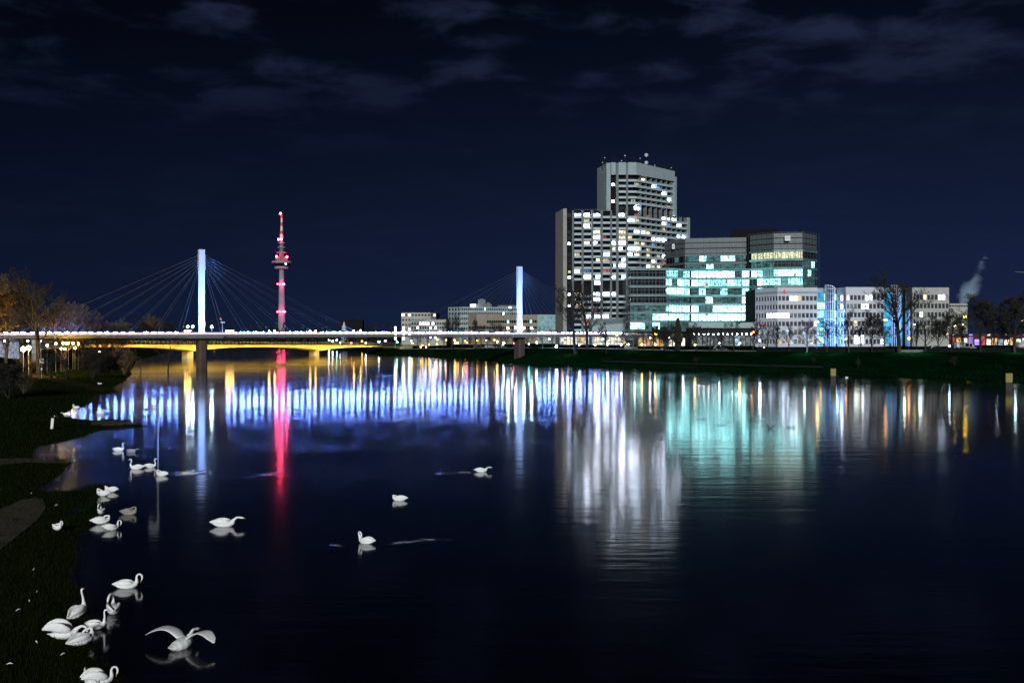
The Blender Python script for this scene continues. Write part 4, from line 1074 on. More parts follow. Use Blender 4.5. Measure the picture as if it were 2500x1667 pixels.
block('white_office_block', 'last white office block on the right, its roof end against the sky', 'office building', PC, rC, 4.6, Z(703, WB), 22, M['beige_panel'], (2, 10), .02, core='pane_dim', special=spC, group='white office blocks along the street')
def link(px0, px1, sx0, sx1, lab, bright):
    Y = 408; o = thing('glass_link', lab, 'glass stairwell', (X((px0+px1)/2, Y), Y, 4.6), 'cyan glass links between the blocks')
    a, b = (X(px0, Y), Y), (X(px1, Y), Y); L = seglen(a, b)
    mb = MB(); mb.prism([(a[0]+.05, Y+.4), (b[0]-.05, Y+.4), (b[0]-.05, Y+14), (a[0]+.05, Y+14)], 4.6, Z(703, Y)); mb.build('wall', M['pale_panel'], o)
    for k, py in enumerate((725, 745.5, 766, 786.5, 807, 829)):
        for j in range(3):
            mb = MB(); mb.fbox(a, b, L*j/3+.12, L*(j+1)/3-.05, Z(py+9.2, Y), Z(py-7.5, Y), -.35, -.25); mb.build('window', (L_CYANW if (j+k) % 3 and bright else L_CYAN), o)
        mb = MB(); mb.fbox(a, b, .06, L-.06, Z(py-7.6, Y), Z(py-10.8, Y), -.38, -.15); mb.build('floor_edge', L_CYAN, o)
    # curved stair tower frame
    cxm = X((sx0+sx1)/2, Y-5); r = (X(sx1, Y-5)-X(sx0, Y-5))/2; n = 7
    mb = MB(); ztp = Z(699, Y-5)
    arc = [(cxm-r*math.cos(math.pi*i/n), Y-2-r*1.1*math.sin(math.pi*i/n)) for i in range(n+1)]
    for i, (x, y) in enumerate(arc): mb.tube((x, y, 4.6), (x, y, ztp+.6-1.3*(i/n)**2), .09, .09, 5)
    for z in [4.8]+[Z(p, Y-5) for p in (820, 800, 779, 758, 737, 716)]:
        for i in range(n): mb.tube((*arc[i], z), (*arc[i+1], z), .07, .07, 4)
    for i in range(n): mb.tube((*arc[i], ztp+.6-1.3*(i/n)**2), (*arc[i+1], ztp+.6-1.3*((i+1)/n)**2), .14, .14, 5)
    mb.build('stair_frame', M['white_steel'], o)
    mb = MB(); mb.prism([(x*.0+cxm+(x-cxm)*.96, Y-2+(y-(Y-2))*.96) for x, y in arc], 4.6, ztp-1.0); mb.build('stair_glass', pm('stair_glass', (.01, .025, .05), .15, .2, .5, spec=.6), o)
    # blue-white light spilling from the lit link onto its neighbours
    l = bpy.data.lights.new('link_light', 'AREA'); l.shape = 'RECTANGLE'; l.size = 7; l.size_y = 14; l.energy = 5200 if bright else 2600; l.color = (.18, .42, 1.0)
    lo = bpy.data.objects.new('link_light', l); COL.objects.link(lo); lo.location = (X((px0+px1)/2, Y), Y-9.5, 12); lo.rotation_euler = (R(90), 0, 0)
    return o
link(1995.8, 2043.4, 2020, 2043, 'brighter cyan glass stair link, left one of two between white blocks', True)
link(2159, 2209.8, 2183, 2204, 'dimmer cyan glass stair link, right one of two between white blocks', False)
# beyond the last block
block('flat_roofed_building', 'small beige flat-roofed building right of the last white block', 'building', [(X(2318.5, 440), 440), (X(2362, 440), 440)], rowz((747,), 440, 4), 4.6, Z(741, 440), 14, M['beige_panel'], (10,), 0.0)
# shops at street level on the right
sh = thing('shop_row', 'low row of brightly lit shops behind the trees on the right', 'shops', (X(2420, 430), 430, 4.8))
a, b = (X(2319, 430), 430), (X(2640, 430), 430); L = seglen(a, b)
mb = MB(); mb.prism([a, b, (b[0], 446), (a[0], 446)], 4.6, 10.0); mb.build('wall', M['brick_red'], sh)
sm = [L_SHOPR, L_SHOPO, L_SHOP, L_SHOPP, L_SHOPP, L_SHOPR, L_SHOP, L_SHOPO, L_SHOPB, L_SHOP, L_SHOPO, L_SHOP, L_SHOPB, L_SHOP, L_SHOPO, L_SHOP]
for i in range(22):
    mb = MB(); u = L*i/22; mb.fbox(a, b, u+.3, u+L/22-.3, 5.2, random.uniform(7.6, 9.0), .02, .1); mb.build('shop_window', sm[i % 16], sh)
    if i % 3 == 0:
        mb = MB(); mb.fbox(a, b, u+.5, u+L/22-.6, 9.3, 9.9, .02, .12); mb.build('shop_sign', random.choice((L_SHOPR, L_SHOPP, L_SHOP)), sh)
# arcades and shops left of it, behind the promenade trees
so_ = thing('shop_row', 'warm-lit arcade of shops right of the residential tower foot', 'shops', (X(1600, 436), 436, 4.8))
a, b = (X(1558, 436), 436), (X(1684, 436), 436); L = seglen(a, b)
mb = MB(); mb.prism([a, b, (b[0], 444), (a[0], 444)], 4.6, 10.2); mb.build('wall', M['tan_panel'], so_)
for i in range(12):
    mb = MB(); mb.fbox(a, b, L*i/12+.3, L*(i+1)/12-.3, 5.0, 8.2, .02, .1); mb.build('shop_window', (L_SHOPO if i < 6 else random.choice((L_DIM, L_SHOP, L_DIM))), so_)
sp = thing('shop_row', 'cream-lit ground floor shops directly under the residential tower', 'shops', (X(1430, 500), 500, 4.8))
a, b = (X(1366, 505), 505), (X(1452, 505), 505); L = seglen(a, b)
mb = MB(); mb.prism([a, b, (b[0], 516), (a[0], 516)], 4.4, 9.4); mb.build('wall', M['concrete_warm'], sp)
for i in range(10):
    mb = MB(); mb.fbox(a, b, L*i/10+.25, L*(i+1)/10-.25, 4.8, 8.4, .02, .1); mb.build('shop_window', random.choice((L_SHOP, L_SHOP, L_SHOPB, L_SHOPO)), sp)
# ------------------------------------------------------------------ buildings behind the footbridge
Yb = 680.0
block('apartment_block', 'beige apartment block farthest left behind the footbridge', 'building', [(X(980, Yb), Yb), (X(1051, Yb), Yb), (X(1065, Yb+6), Yb+6)], rowz((769, 781, 793, 804, 815), Yb, 4.6), 3, Z(763, Yb), 16, M['beige_panel'], (9, 2), .18, wr=.6, litm=[L_W, L_COOL, L_COOL])
block('apartment_block', 'lower wide block with lit offices, before the beige apartment block', 'building', [(X(1003, 640), 640), (X(1036, 632), 632), (X(1090, 632), 632)], rowz((790, 800, 811, 823), 632, 5), 3, Z(780, 632), 14, M['beige_panel'], (5, 9), .34, wr=.66, litm=[L_W, L_COOL, L_DIM])
bD = block('long_white_building', 'long white office building with two window rows and roof plant behind the right mast', 'building', [(X(1094, 665), 665), (X(1123, 655), 655), (X(1276, 662), 662)], rowz((755, 765.5, 778, 790, 802), 658, 5.4), 3, Z(749.5, 658), 16, M['pale_panel'], (4, 34), .03, wr=.62)
mb = MB()
for px0, px1, py in ((1146, 1200, 742), (1167, 1185, 731), (1172, 1180, 729), (1215, 1276, 745), (1188, 1196, 738)):
    a, b = P(px0, 750, 665), P(px1, py, 665); mb.box(((a.x+b.x)/2, 667+px0*.002, (a.z+b.z)/2-.02), (b.x-a.x, 6+(px0 % 7)*.1, b.z-a.z))
mb.build('roof_plant', M['column'], bD)
mb = MB(); mb.box(P(1155, 746.5, 663.5), (2.6, .5, 1.8)); mb.build('roof_lamp', L_COOL, bD)
mb = MB(); mb.box(P(1245, 750.5, 653.5), (1.6, .4, .8)); mb.build('roof_lamp', L_COOL, bD)
block('brick_building', 'tan block with a blank wall in front of the long white building', 'building', [(X(1143, 610), 610), (X(1164, 604), 604), (X(1222, 606), 606)], rowz((800, 815), 605, 6), 3, Z(767, 606), 12, M['tan_panel'], (3, 8), .05, wr=.85)
block('brick_building', 'long tan office with dark ribbon windows left of the residential tower', 'building', [(X(1188, 585), 585), (X(1310, 570), 570), (X(1362, 574), 574)], rowz((785, 800, 815), 576, 6.5), 3.5, Z(768, 572), 14, M['tan_panel'], (22, 9), .07, wr=.9, litm=[L_OFF, L_COOL])
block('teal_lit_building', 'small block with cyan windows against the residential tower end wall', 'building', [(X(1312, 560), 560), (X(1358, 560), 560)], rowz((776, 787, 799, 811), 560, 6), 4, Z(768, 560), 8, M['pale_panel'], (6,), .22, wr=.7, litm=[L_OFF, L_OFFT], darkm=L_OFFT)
dh = thing('dark_house', 'unlit dark house with a flat roof on the far shore', 'house', (X(855, 900), 900, 3))
a, b = P(838, 815, 900), P(885, 783, 900)
mb = MB(); mb.box(((a.x+b.x)/2, 905, (3+b.z)/2), (b.x-a.x, 10, b.z-3)); mb.build('wall', M['deepdark'], dh)
mb = MB(); mb.prism([(a.x-.3, 899.5), (b.x+.3, 899.5), (b.x-1, 905), (b.x+.3, 910.5), (a.x-.3, 910.5)], b.z+.004, b.z+.5); mb.box((X(862, 903), 904, b.z+1.0), (3, 2, 1.4)); mb.build('roof', M['roof'], dh)
spi = thing('spire', 'small white floodlit spire in front of the dark house', 'spire', (X(840, 880), 880, 3))
mb = MB(); mb.lathe([(3.4, 3), (2.6, Z(808, 880)), (2.2, Z(806, 880)), (.1, Z(784.5, 880))], 8, (X(840, 880), 880)); mb.build('spire_roof', M['white_panel'], spi)
# ------------------------------------------------------------------ small lit things of the far bank
for i, (px, Yq) in enumerate(((965.5, 505), (985.5, 512))):
    x = X(px, Yq); zb = 3.2 if i == 0 else 3.3
    o = thing('light_column', ['glowing white light column, left of the pair by the road bridge end', 'glowing white light column, right of the pair by the road bridge end'][i], 'light column', (x, Yq, zb), 'pair of light columns')
    mb = MB(); mb.tube((x, Yq, zb), (x, Yq, Z(829, Yq)), .16, .16, 8); mb.build('pole', M['steel'], o)
    mb = MB(); mb.tube((x, Yq, Z(829, Yq)), (x, Yq, Z(797.5, Yq)), .42, .42, 10); mb.build('light_tube', E_PILLAR, o)
sm_ = thing('signal_mast', 'grey signal mast with red lamp and cross-arm behind the left mast', 'mast', bp(6.8, -1.8, dz(6.8)))
b = bp(6.8, -1.8, dz(6.8)); zt = Z(784, b.y)
mb = MB(); mb.tube(b, (b.x, b.y, Z(791, b.y)), .13, .10, 6); mb.tube((b.x, b.y, Z(791, b.y)), (b.x-.25, b.y, Z(779, b.y)), .06, .05, 5); mb.build('pole', M['steel'], sm_)
mb = MB(); mb.box((b.x+.1, b.y, Z(787, b.y)), (1.2, .2, .2)); mb.build('cross_arm', M['white_steel'], sm_)
mb = MB(); mb.ball((b.x-.5, b.y, Z(778.5, b.y)), .26); mb.build('lamp_head', em('dull_red_lamp', (1, .2, .12), .9), sm_, True)
st = street(2097, 20); sc_ = thing('lit_screen', 'glaring white advertising screen under the trees', 'screen', st)
a, b = P(2085.5, 838.5, st.y), P(2109, 818.5, st.y)
mb = MB(); mb.box(((a.x+b.x)/2, st.y, (a.z+b.z)/2), (b.x-a.x, .16, b.z-a.z)); mb.build('screen', E_SCREEN, sc_)
mb = MB(); mb.box(((a.x+b.x)/2, st.y+.13, (a.z+b.z)/2), (b.x-a.x+.3, .08, b.z-a.z+.3)); mb.tube(((a.x+b.x)/2, st.y+.2, st.z), ((a.x+b.x)/2, st.y+.2, a.z), .1, .1, 6); mb.build('frame', M['darksteel'], sc_)
for i, (px, py) in enumerate(((1387, 837), (1525, 836))):
    st = street(px, 12); o = thing('bus_stop_sign', ['yellow lit sign behind the leaning tree', 'yellow lit sign right of the branching tree'][i], 'sign', st, 'yellow street signs')
    c = P(px, py, st.y); mb = MB(); mb.box(tuple(c), (.85, .12, .42)); mb.build('sign_board', E_YSIGN, o)
    mb = MB(); mb.tube(st, (st.x, st.y+.1, c.z+.2), .05, .05, 5); mb.build('pole', M['darksteel'], o)
st = street(1617, 8); o = thing('information_board', 'blue and white board on the crest of the bank', 'sign', st); c = P(1617, 853, st.y)
mb = MB(); mb.box(tuple(c), (1.0, .1, .8)); mb.build('sign_board', pm('board_blue', (.25, .42, .75), .5), o)
mb = MB(); mb.box((c.x, c.y-.055, c.z+.05), (.7, .012, .18)); mb.build('sign_print', M['sign_white'], o)
mb = MB()
for s in (-.4, .4): mb.tube((c.x+s, c.y+.09, st.z), (c.x+s, c.y+.09, c.z+.3), .04, .04, 5)
mb.build('post', M['darksteel'], o)
# chimney with red light, and the jib of a crane reaching in from the right
ch = thing('chimney', 'thin chimney mast with red tip light behind the right trees', 'chimney', (X(2415, 620), 620, 5))
mb = MB(); mb.lathe([(.75, 5), (.55, Z(741, 620))], 10, (X(2415, 620), 620)); mb.build('shaft', M['brick_red'], ch)
mb = MB(); mb.ball((X(2415, 620), 620, Z(740.5, 620)), .55); mb.build('warning_light', em('dull_red', (1, .12, .05), 1.5), ch, True)
cr_ = thing('tower_crane', 'yellow crane jib reaching in at the right picture edge', 'crane', (X(2640, 520), 520, 5))
mb = MB(); zj = Z(668, 520)
for sy in (-.6, .6): mb.tube((X(2479, 520), 520+sy, Z(664, 520)), (X(2700, 520), 520+sy, Z(678, 520)), .12, .12, 4)
mb.tube((X(2479, 520), 520, Z(664, 520)), (X(2700, 520), 520, Z(672, 520)), .12, .12, 4)
for i in range(30):
    x0 = X(2479+i*7, 520); z0 = Z(664+i*.44, 520); mb.tube((x0, 519.4, z0), (x0+.7, 520, z0+.05+i*.03), .06, .06, 3); mb.tube((x0, 520.6, z0), (x0+.7, 520, z0+.05+i*.03), .06, .06, 3)
mb.build('jib', M['yellow_paint'], cr_)
mb = MB(); mb.box((X(2640, 520), 520, (5+Z(674, 520))/2-.3), (1.6, 1.6, Z(674, 520)-5.8)); mb.build('mast', M['yellow_paint'], cr_)

# smoke behind the trees on the right
def smoke_mat():
    m, nt, out = new_mat('chimney_steam')
    pv_ = nt.nodes.new('ShaderNodeVolumePrincipled'); pv_.inputs['Color'].default_value = (.62, .80, 1, 1); pv_.inputs['Anisotropy'].default_value = -.2
    tc = nt.nodes.new('ShaderNodeTexCoord'); n = nt.nodes.new('ShaderNodeTexNoise'); n.inputs['Scale'].default_value = .13; n.inputs['Detail'].default_value = 6; n.inputs['Roughness'].default_value = .62; n.inputs['Distortion'].default_value = 1.2
    nt.links.new(tc.outputs['Object'], n.inputs['Vector'])
    g = nt.nodes.new('ShaderNodeSeparateXYZ'); nt.links.new(tc.outputs['Object'], g.inputs[0])
    # distance from the leaning axis of the plume
    ax = nt.nodes.new('ShaderNodeMath'); ax.operation = 'MULTIPLY_ADD'; ax.inputs[1].default_value = -.50; ax.inputs[2].default_value = 0; nt.links.new(g.outputs[2], ax.inputs[0])
    dx = nt.nodes.new('ShaderNodeMath'); dx.operation = 'ADD'; nt.links.new(g.outputs[0], dx.inputs[0]); nt.links.new(ax.outputs[0], dx.inputs[1])
    ln = nt.nodes.new('ShaderNodeCombineXYZ'); nt.links.new(dx.outputs[0], ln.inputs[0]); nt.links.new(g.outputs[1], ln.inputs[1])
    le = nt.nodes.new('ShaderNodeVectorMath'); le.operation = 'LENGTH'; nt.links.new(ln.outputs[0], le.inputs[0])
    wd_ = nt.nodes.new('ShaderNodeMapRange'); wd_.inputs[1].default_value = 0; wd_.inputs[2].default_value = 12; wd_.inputs[3].default_value = 3.4; wd_.inputs[4].default_value = 13; nt.links.new(g.outputs[2], wd_.inputs[0])
    rr = nt.nodes.new('ShaderNodeMath'); rr.operation = 'DIVIDE'; nt.links.new(le.outputs['Value'], rr.inputs[0]); nt.links.new(wd_.outputs[0], rr.inputs[1])
    ed = nt.nodes.new('ShaderNodeMapRange'); ed.inputs[1].default_value = 0; ed.inputs[2].default_value = 1; ed.inputs[3].default_value = .42; ed.inputs[4].default_value = -.32; nt.links.new(rr.outputs[0], ed.inputs[0])
    tp = nt.nodes.new('ShaderNodeMapRange'); tp.inputs[1].default_value = 5; tp.inputs[2].default_value = 17; tp.inputs[3].default_value = 0; tp.inputs[4].default_value = -.46; nt.links.new(g.outputs[2], tp.inputs[0])
    s1 = nt.nodes.new('ShaderNodeMath'); s1.operation = 'ADD'; nt.links.new(n.outputs['Fac'], s1.inputs[0]); nt.links.new(ed.outputs[0], s1.inputs[1])
    s2 = nt.nodes.new('ShaderNodeMath'); s2.operation = 'ADD'; nt.links.new(s1.outputs[0], s2.inputs[0]); nt.links.new(tp.outputs[0], s2.inputs[1])
    de = nt.nodes.new('ShaderNodeMapRange'); de.inputs[1].default_value = .40; de.inputs[2].default_value = .9; de.inputs[3].default_value = 0; de.inputs[4].default_value = .28; nt.links.new(s2.outputs[0], de.inputs[0])
    nt.links.new(de.outputs[0], pv_.inputs['Density']); nt.links.new(pv_.outputs[0], out.inputs['Volume'])
    return m
mb = MB(); sY = 560.0; sxp = X(2349, sY); szp = Z(742, sY)
mb.hexa([(-7, -9, 0), (8, -9, 0), (8, 9, 0), (-7, 9, 0), (-7, -12, 26), (32, -12, 26), (32, 12, 26), (-7, 12, 26)])
smo = mb.build('smoke', smoke_mat()); smo.location = (sxp, sY, szp); tag(smo, None, None, kind='stuff')

# ------------------------------------------------------------------ vehicles
def vehicle(name, label, cat, base, L, H, Wd, prof, paint, glassx, wheels, rz=0.0, group=None, lights=True):
    o = thing(name, label, cat, (0, 0, 0), group)
    mb = MB(); n = len(prof)
    v0 = [(x*L-L/2, -Wd/2, z*H) for x, z in prof]; v1 = [(x, Wd/2, z) for x, _, z in v0]
    mb.v = v0+v1; mb.f = [tuple(reversed(range(n))), tuple(range(n, 2*n))]+[(i, (i+1) % n, n+(i+1) % n, n+i) for i in range(n)]; mb.mi = [0]*len(mb.f)
    body = mb.build('body', paint, o)
    bv = body.modifiers.new('soft_edges', 'BEVEL'); bv.width = .07; bv.segments = 2
    for x0, x1, z0, z1 in glassx:
        mb = MB()
        for s in (-1, 1): mb.box(((x0+x1)/2*L-L/2, s*(Wd/2+.004), (z0+z1)/2*H), ((x1-x0)*L, .02, (z1-z0)*H))
        mb.build('side_window', M['darkglass'], o)
    for wx in wheels:
        for s in (-1, 1):
            mb = MB(); mb.tube((wx*L-L/2, s*(Wd/2-.12), .32), (wx*L-L/2, s*(Wd/2+.03), .32), .32, .32, 14); w = mb.build('wheel', M['tyre'], o)
            mb = MB(); mb.tube((wx*L-L/2, s*(Wd/2+.032), .32), (wx*L-L/2, s*(Wd/2+.05), .32), .19, .19, 10); mb.build('rim', M['steel'], w)
    for s in (-1, 1):
        mb = MB(); mb.box((L/2-.02, s*(Wd/2-.3), .32*H+.1), (.08, .3, .14)); mb.build('headlight', M['white_steel'], o)
        mb = MB(); mb.box((-L/2+.02, s*(Wd/2-.25), .36*H+.1), (.08, .2, .16)); mb.build('tail_light', M['red_paint'], o)
    o.location = base; o.rotation_euler = (0, 0, rz); return o
carp = [(0, .16), (1, .16), (1, .42), (.97, .5), (.74, .58), (.60, .96), (.56, 1), (.22, 1), (.17, .97), (.06, .62), (0, .56)]
vanp = [(0, .12), (1, .12), (1, .40), (.97, .47), (.86, .55), (.74, .97), (.70, 1), (.02, 1), (0, .96)]
trp = [(0, .2), (1, .2), (1, .5), (.985, .8), (.975, 1), (.02, 1), (0, .98)]
b = street(2357, 13); van = vehicle('white_van', 'white van with dark side window behind the hedge', 'van', b, 5.3, 2.35, 1.95, vanp, M['car_white'], [(.42, .6, .52, .88), (.63, .76, .52, .86)], (.18, .80), 0)
b = street(2518, 13); trk = vehicle('white_truck', 'white truck with yellow spot and dark lettering at the right picture edge', 'truck', b, 8.2, 2.35, 2.2, trp, M['car_white'], [(.9, .97, .55, .85)], (.12, .82), 0)
def text_mesh(s, size, name, mat, parent, loc, rot):
    cu = bpy.data.curves.new('lettering_curve', 'FONT'); cu.body = s; cu.size = size; cu.extrude = .004; cu.offset = .012
    t = bpy.data.objects.new('lettering_curve', cu); COL.objects.link(t)
    bpy.context.view_layer.update(); dg = bpy.context.evaluated_depsgraph_get()
    me = bpy.data.meshes.new_from_object(t.evaluated_get(dg)); bpy.data.objects.remove(t)
    o = bpy.data.objects.new(name, me); COL.objects.link(o); me.materials.clear(); me.materials.append(mat); o.parent = parent; o.location = loc; o.rotation_euler = rot; return o
text_mesh('CU', .85, 'lettering', M['sign_blue'], trk, (-1.75, -1.12, 1.15), (R(90), 0, 0))
mb = MB(); n = 14
mb.tube((-2.35, -1.108, 1.4), (-2.35, -1.125, 1.4), .26, .26, n); o = mb.build('yellow_spot', M['yellow_paint'], trk); 
for i, (px, ex, m, lab) in enumerate([(2032, 10, 'car_dark', 'dark parked car under the first cyan glass link'), (2285, 12, 'car_dark', 'dark parked car behind the hedge left of the white van'), (1985, 11, 'car_silver', 'silver parked car before the first white block'), (1760, 12, 'car_dark', 'dark parked car in front of the low grey pavilion'), (1196, 20, 'car_silver', 'silver parked car left of the right mast pier'), (1168, 22, 'car_dark', 'dark parked car second left of the right mast pier'), (1220, 22, 'car_dark', 'dark parked car nearest the right mast pier'), (1540, 14, 'car_silver', 'silver parked car below the arcade shops')]):
    vehicle('parked_car', lab, 'car', street(px, ex), 4.4, 1.45, 1.8, carp, M[m], [(.2, .37, .60, .92), (.4, .62, .60, .92)], (.19, .80), 0, 'cars parked along the street')
# ------------------------------------------------------------------ hedges
def hedge(px0, px1, label, h=1.45):
    a, b = street(px0, 2.5), street(px1, 2.5); a.z -= .2; b.z -= .2
    o = thing('hedge', label, 'hedge', (a+b)/2, 'clipped hedges on the bank crest')
    d = (b-a); L = d.length; d.normalize(); mb = MB(); p, q = (a.x, a.y), (b.x, b.y)
    n = 40
    for i in range(n): mb.fbox(p, q, L*i/n, L*(i+1)/n, a.z-.3, a.z+h*.88+random.uniform(-.06, .06), -.45, .45)
    mb.build('core', M['hedge'], o); mb = MB()
    for i in range(int(L*60)):
        u = random.uniform(0, L); v = random.choice((-.5, .5))+random.uniform(-.08, .08) if random.random() < .7 else random.uniform(-.5, .5)
        z = random.uniform(0, h) if abs(v) > .4 else h*random.uniform(.88, 1.05)
        c = a+d*u+Vector((d.y, -d.x, 0))*v+Vector((0, 0, z)); s = .13
        e1 = Vector([random.uniform(-1, 1) for _ in range(3)])*s; e2 = Vector([random.uniform(-1, 1) for _ in range(3)])*s
        mb.quad(c-e1, c-e2, c+e1, c+e2)
    mb.build('leaves', M['hedge'], o)
hedge(1850, 2045, 'clipped dark hedge in front of the white block with the emblem')
hedge(2046, 2196, 'clipped hedge left of the steps, before the lit screen')
hedge(2258, 2385, 'clipped hedge in front of the white van')
hedge(2390, 2560, 'clipped hedge at the right end of the bank')
sw = thing('garden_wall', 'low grey wall with steps in the gap between the hedges', 'wall', street(2226, 3)); a, b = street(2199, 3), street(2254, 3)
mb = MB(); mb.fbox((a.x, a.y), (b.x, b.y), 0, (b-a).length, a.z-.4, a.z+.62, -.2, .2); mb.build('wall', M['column'], sw)
mb = MB()
for k in range(3): mb.fbox((a.x, a.y), (b.x, b.y), 1, (b-a).length-1, a.z-.4, a.z+.3-.15*k, .21+.3*k, .5+.3*k)
mb.build('step', M['column'], sw)

# ------------------------------------------------------------------ trees
def make_tree(seed, h=10.0, spread=.5, first=.28, lean=0.0, levels=4, nl=(7, 6, 5, 4), tw=.028, leaf=0, up=.55, multi=1, bark='bark', tr=.024, leafm='leaf_dark'):
    rnd = random.Random(seed); tm, cm, lf = MB(), MB(), MB()
    def grow(p, d, length, r, lev):
        nseg = 4 if lev <= 1 else 3 if lev == 2 else 2
        cur = p.copy(); dirv = d.copy(); pts = [cur.copy()]; step = length/nseg
        for i in range(nseg):
            w = .10 if lev == 0 else .22
            dirv = dirv+Vector((rnd.uniform(-w, w), rnd.uniform(-w, w), rnd.uniform(-w*.5, w)+(.06 if lev else 0)))
            dirv.normalize(); cur = cur+dirv*step; pts.append(cur.copy())
        r_end = r*(.45 if lev == 0 else .35)
        mbx = tm if lev <= 1 else cm
        for i in range(nseg):
            ra = r+(r_end-r)*i/nseg; rb_ = r+(r_end-r)*(i+1)/nseg
            mbx.tube(pts[i], pts[i+1], max(tw, ra), max(tw*.8, rb_), 7 if lev == 0 else 5 if lev == 1 else 3, False)
        if lev >= levels:
            for _ in range(leaf):
                c = pts[rnd.randint(1, len(pts)-1)]+Vector([rnd.uniform(-.25, .25) for _ in range(3)]); s = .11
                e1 = Vector([rnd.uniform(-1, 1) for _ in range(3)])*s; e2 = Vector([rnd.uniform(-1, 1) for _ in range(3)])*s
                lf.quad(c-e1, c-e2, c+e1, c+e2)
            return
        n = nl[lev]
        for k in range(n):
            f = (first+(1-first)*((k+rnd.random()*.7)/n)) if lev == 0 else .25+.75*((k+rnd.random())/n)
            f = min(f, .99); idx = min(nseg-1, int(f*nseg)); q = pts[idx].lerp(pts[idx+1], f*nseg-idx)
            az = rnd.uniform(0, 2*math.pi) if lev else 2*math.pi*(k*.382+rnd.uniform(-.08, .08))
            base = pts[idx+1]-pts[idx]; base.normalize()
            side = Vector((math.cos(az), math.sin(az), rnd.uniform(-.1, .35)))
            nd_ = base*up+side*(1-up)*1.15*(spread/.5); nd_.normalize()
            if lev == 0: ln = length*(.62-.30*f)*(.8+.4*rnd.random())*(.7+.6*spread)
            else: ln = length*(.60-.22*f)*(.75+.5*rnd.random())
            rr_ = (r+(r_end-r)*f)*(.55 if lev else .48)
            grow(q, nd_, ln, rr_, lev+1)
    for m_ in range(multi):
        a = 2*math.pi*m_/max(1, multi)
        d0 = Vector((lean+(math.cos(a)*.38 if multi > 1 else 0), (math.sin(a)*.38 if multi > 1 else 0), 1)); d0.normalize()
        grow(Vector((0, 0, -.25)), d0, h*.86*(1 if multi == 1 else rnd.uniform(.75, 1)), h*tr*(1 if multi == 1 else .6), 0)
    # scale so that the top is at h
    zmax = max(v[2] for v in cm.v+lf.v); k = h/zmax
    for q in (tm, cm, lf): q.v = [(v[0]*k, v[1]*k, v[2]*k) for v in q.v]
    o = bpy.data.objects.new('bare_tree', None); COL.objects.link(o)
    tm.build('trunk', M[bark], o, True); cm.build('crown', M[bark], o)
    if leaf: lf.build('leaves', M[leafm], o)
    return o
PROTO = {
    'wide': make_tree(11, spread=.62, first=.25, levels=4, nl=(9, 6, 5, 4)),
    'tall': make_tree(23, spread=.36, first=.22, levels=4, nl=(10, 6, 5, 4), up=.62),
    'vase': make_tree(35, spread=.46, first=.18, levels=4, nl=(8, 6, 5, 4), up=.70, tr=.02),
    'big': make_tree(47, spread=.55, first=.30, levels=4, nl=(11, 7, 5, 5), tw=.018, tr=.03),
    'lean': make_tree(52, spread=.52, first=.34, lean=-.20, levels=4, nl=(8, 6, 5, 4), tw=.02, tr=.027),
    'dense': make_tree(64, spread=.50, first=.24, levels=4, nl=(11, 7, 5, 3), leaf=3, leafm='leaf_dark'),
    'pale': make_tree(71, spread=.55, first=.24, levels=4, nl=(9, 6, 5, 4), bark='bark_lit'),
    'brown': make_tree(83, spread=.55, first=.18, levels=4, nl=(13, 7, 6, 4), bark='bark_brown', tw=.032),
    'brownleaf': make_tree(87, spread=.55, first=.16, levels=4, nl=(12, 7, 6, 4), bark='bark_brown', tw=.026, leaf=2, leafm='leaf_brown'),
    'bush': make_tree(95, spread=.60, first=.10, levels=4, nl=(8, 6, 5, 3), leaf=3, multi=4, up=.5, leafm='leaf_dark'),
    'shrub': make_tree(99, spread=.5, first=.08, levels=3, nl=(8, 6, 5, 3), multi=6, up=.6, bark='bark_brown', tw=.016, tr=.009),
    'flood': make_tree(104, spread=.75, first=.32, levels=3, nl=(7, 5, 4, 3), up=.42, tw=.03, tr=.03),
    'twigs': make_tree(109, spread=.9, first=.05, levels=2, nl=(6, 5, 4, 3), multi=5, up=.3, tw=.02),
}
USEDP = set()
def tree(kind, base, h, label, group, wx=1.0, rot=None, cat='tree', name='bare_tree'):
    pr = PROTO[kind]
    if kind not in USEDP: o = pr; USEDP.add(kind)
    else: o = copy_tree(pr)
    o.name = name; tag(o, label, cat, group)
    o.location = base; s = h/10.0; o.scale = (s*wx, s*wx, s); o.rotation_euler = (0, 0, random.uniform(0, 6.28) if rot is None else rot)
    return o
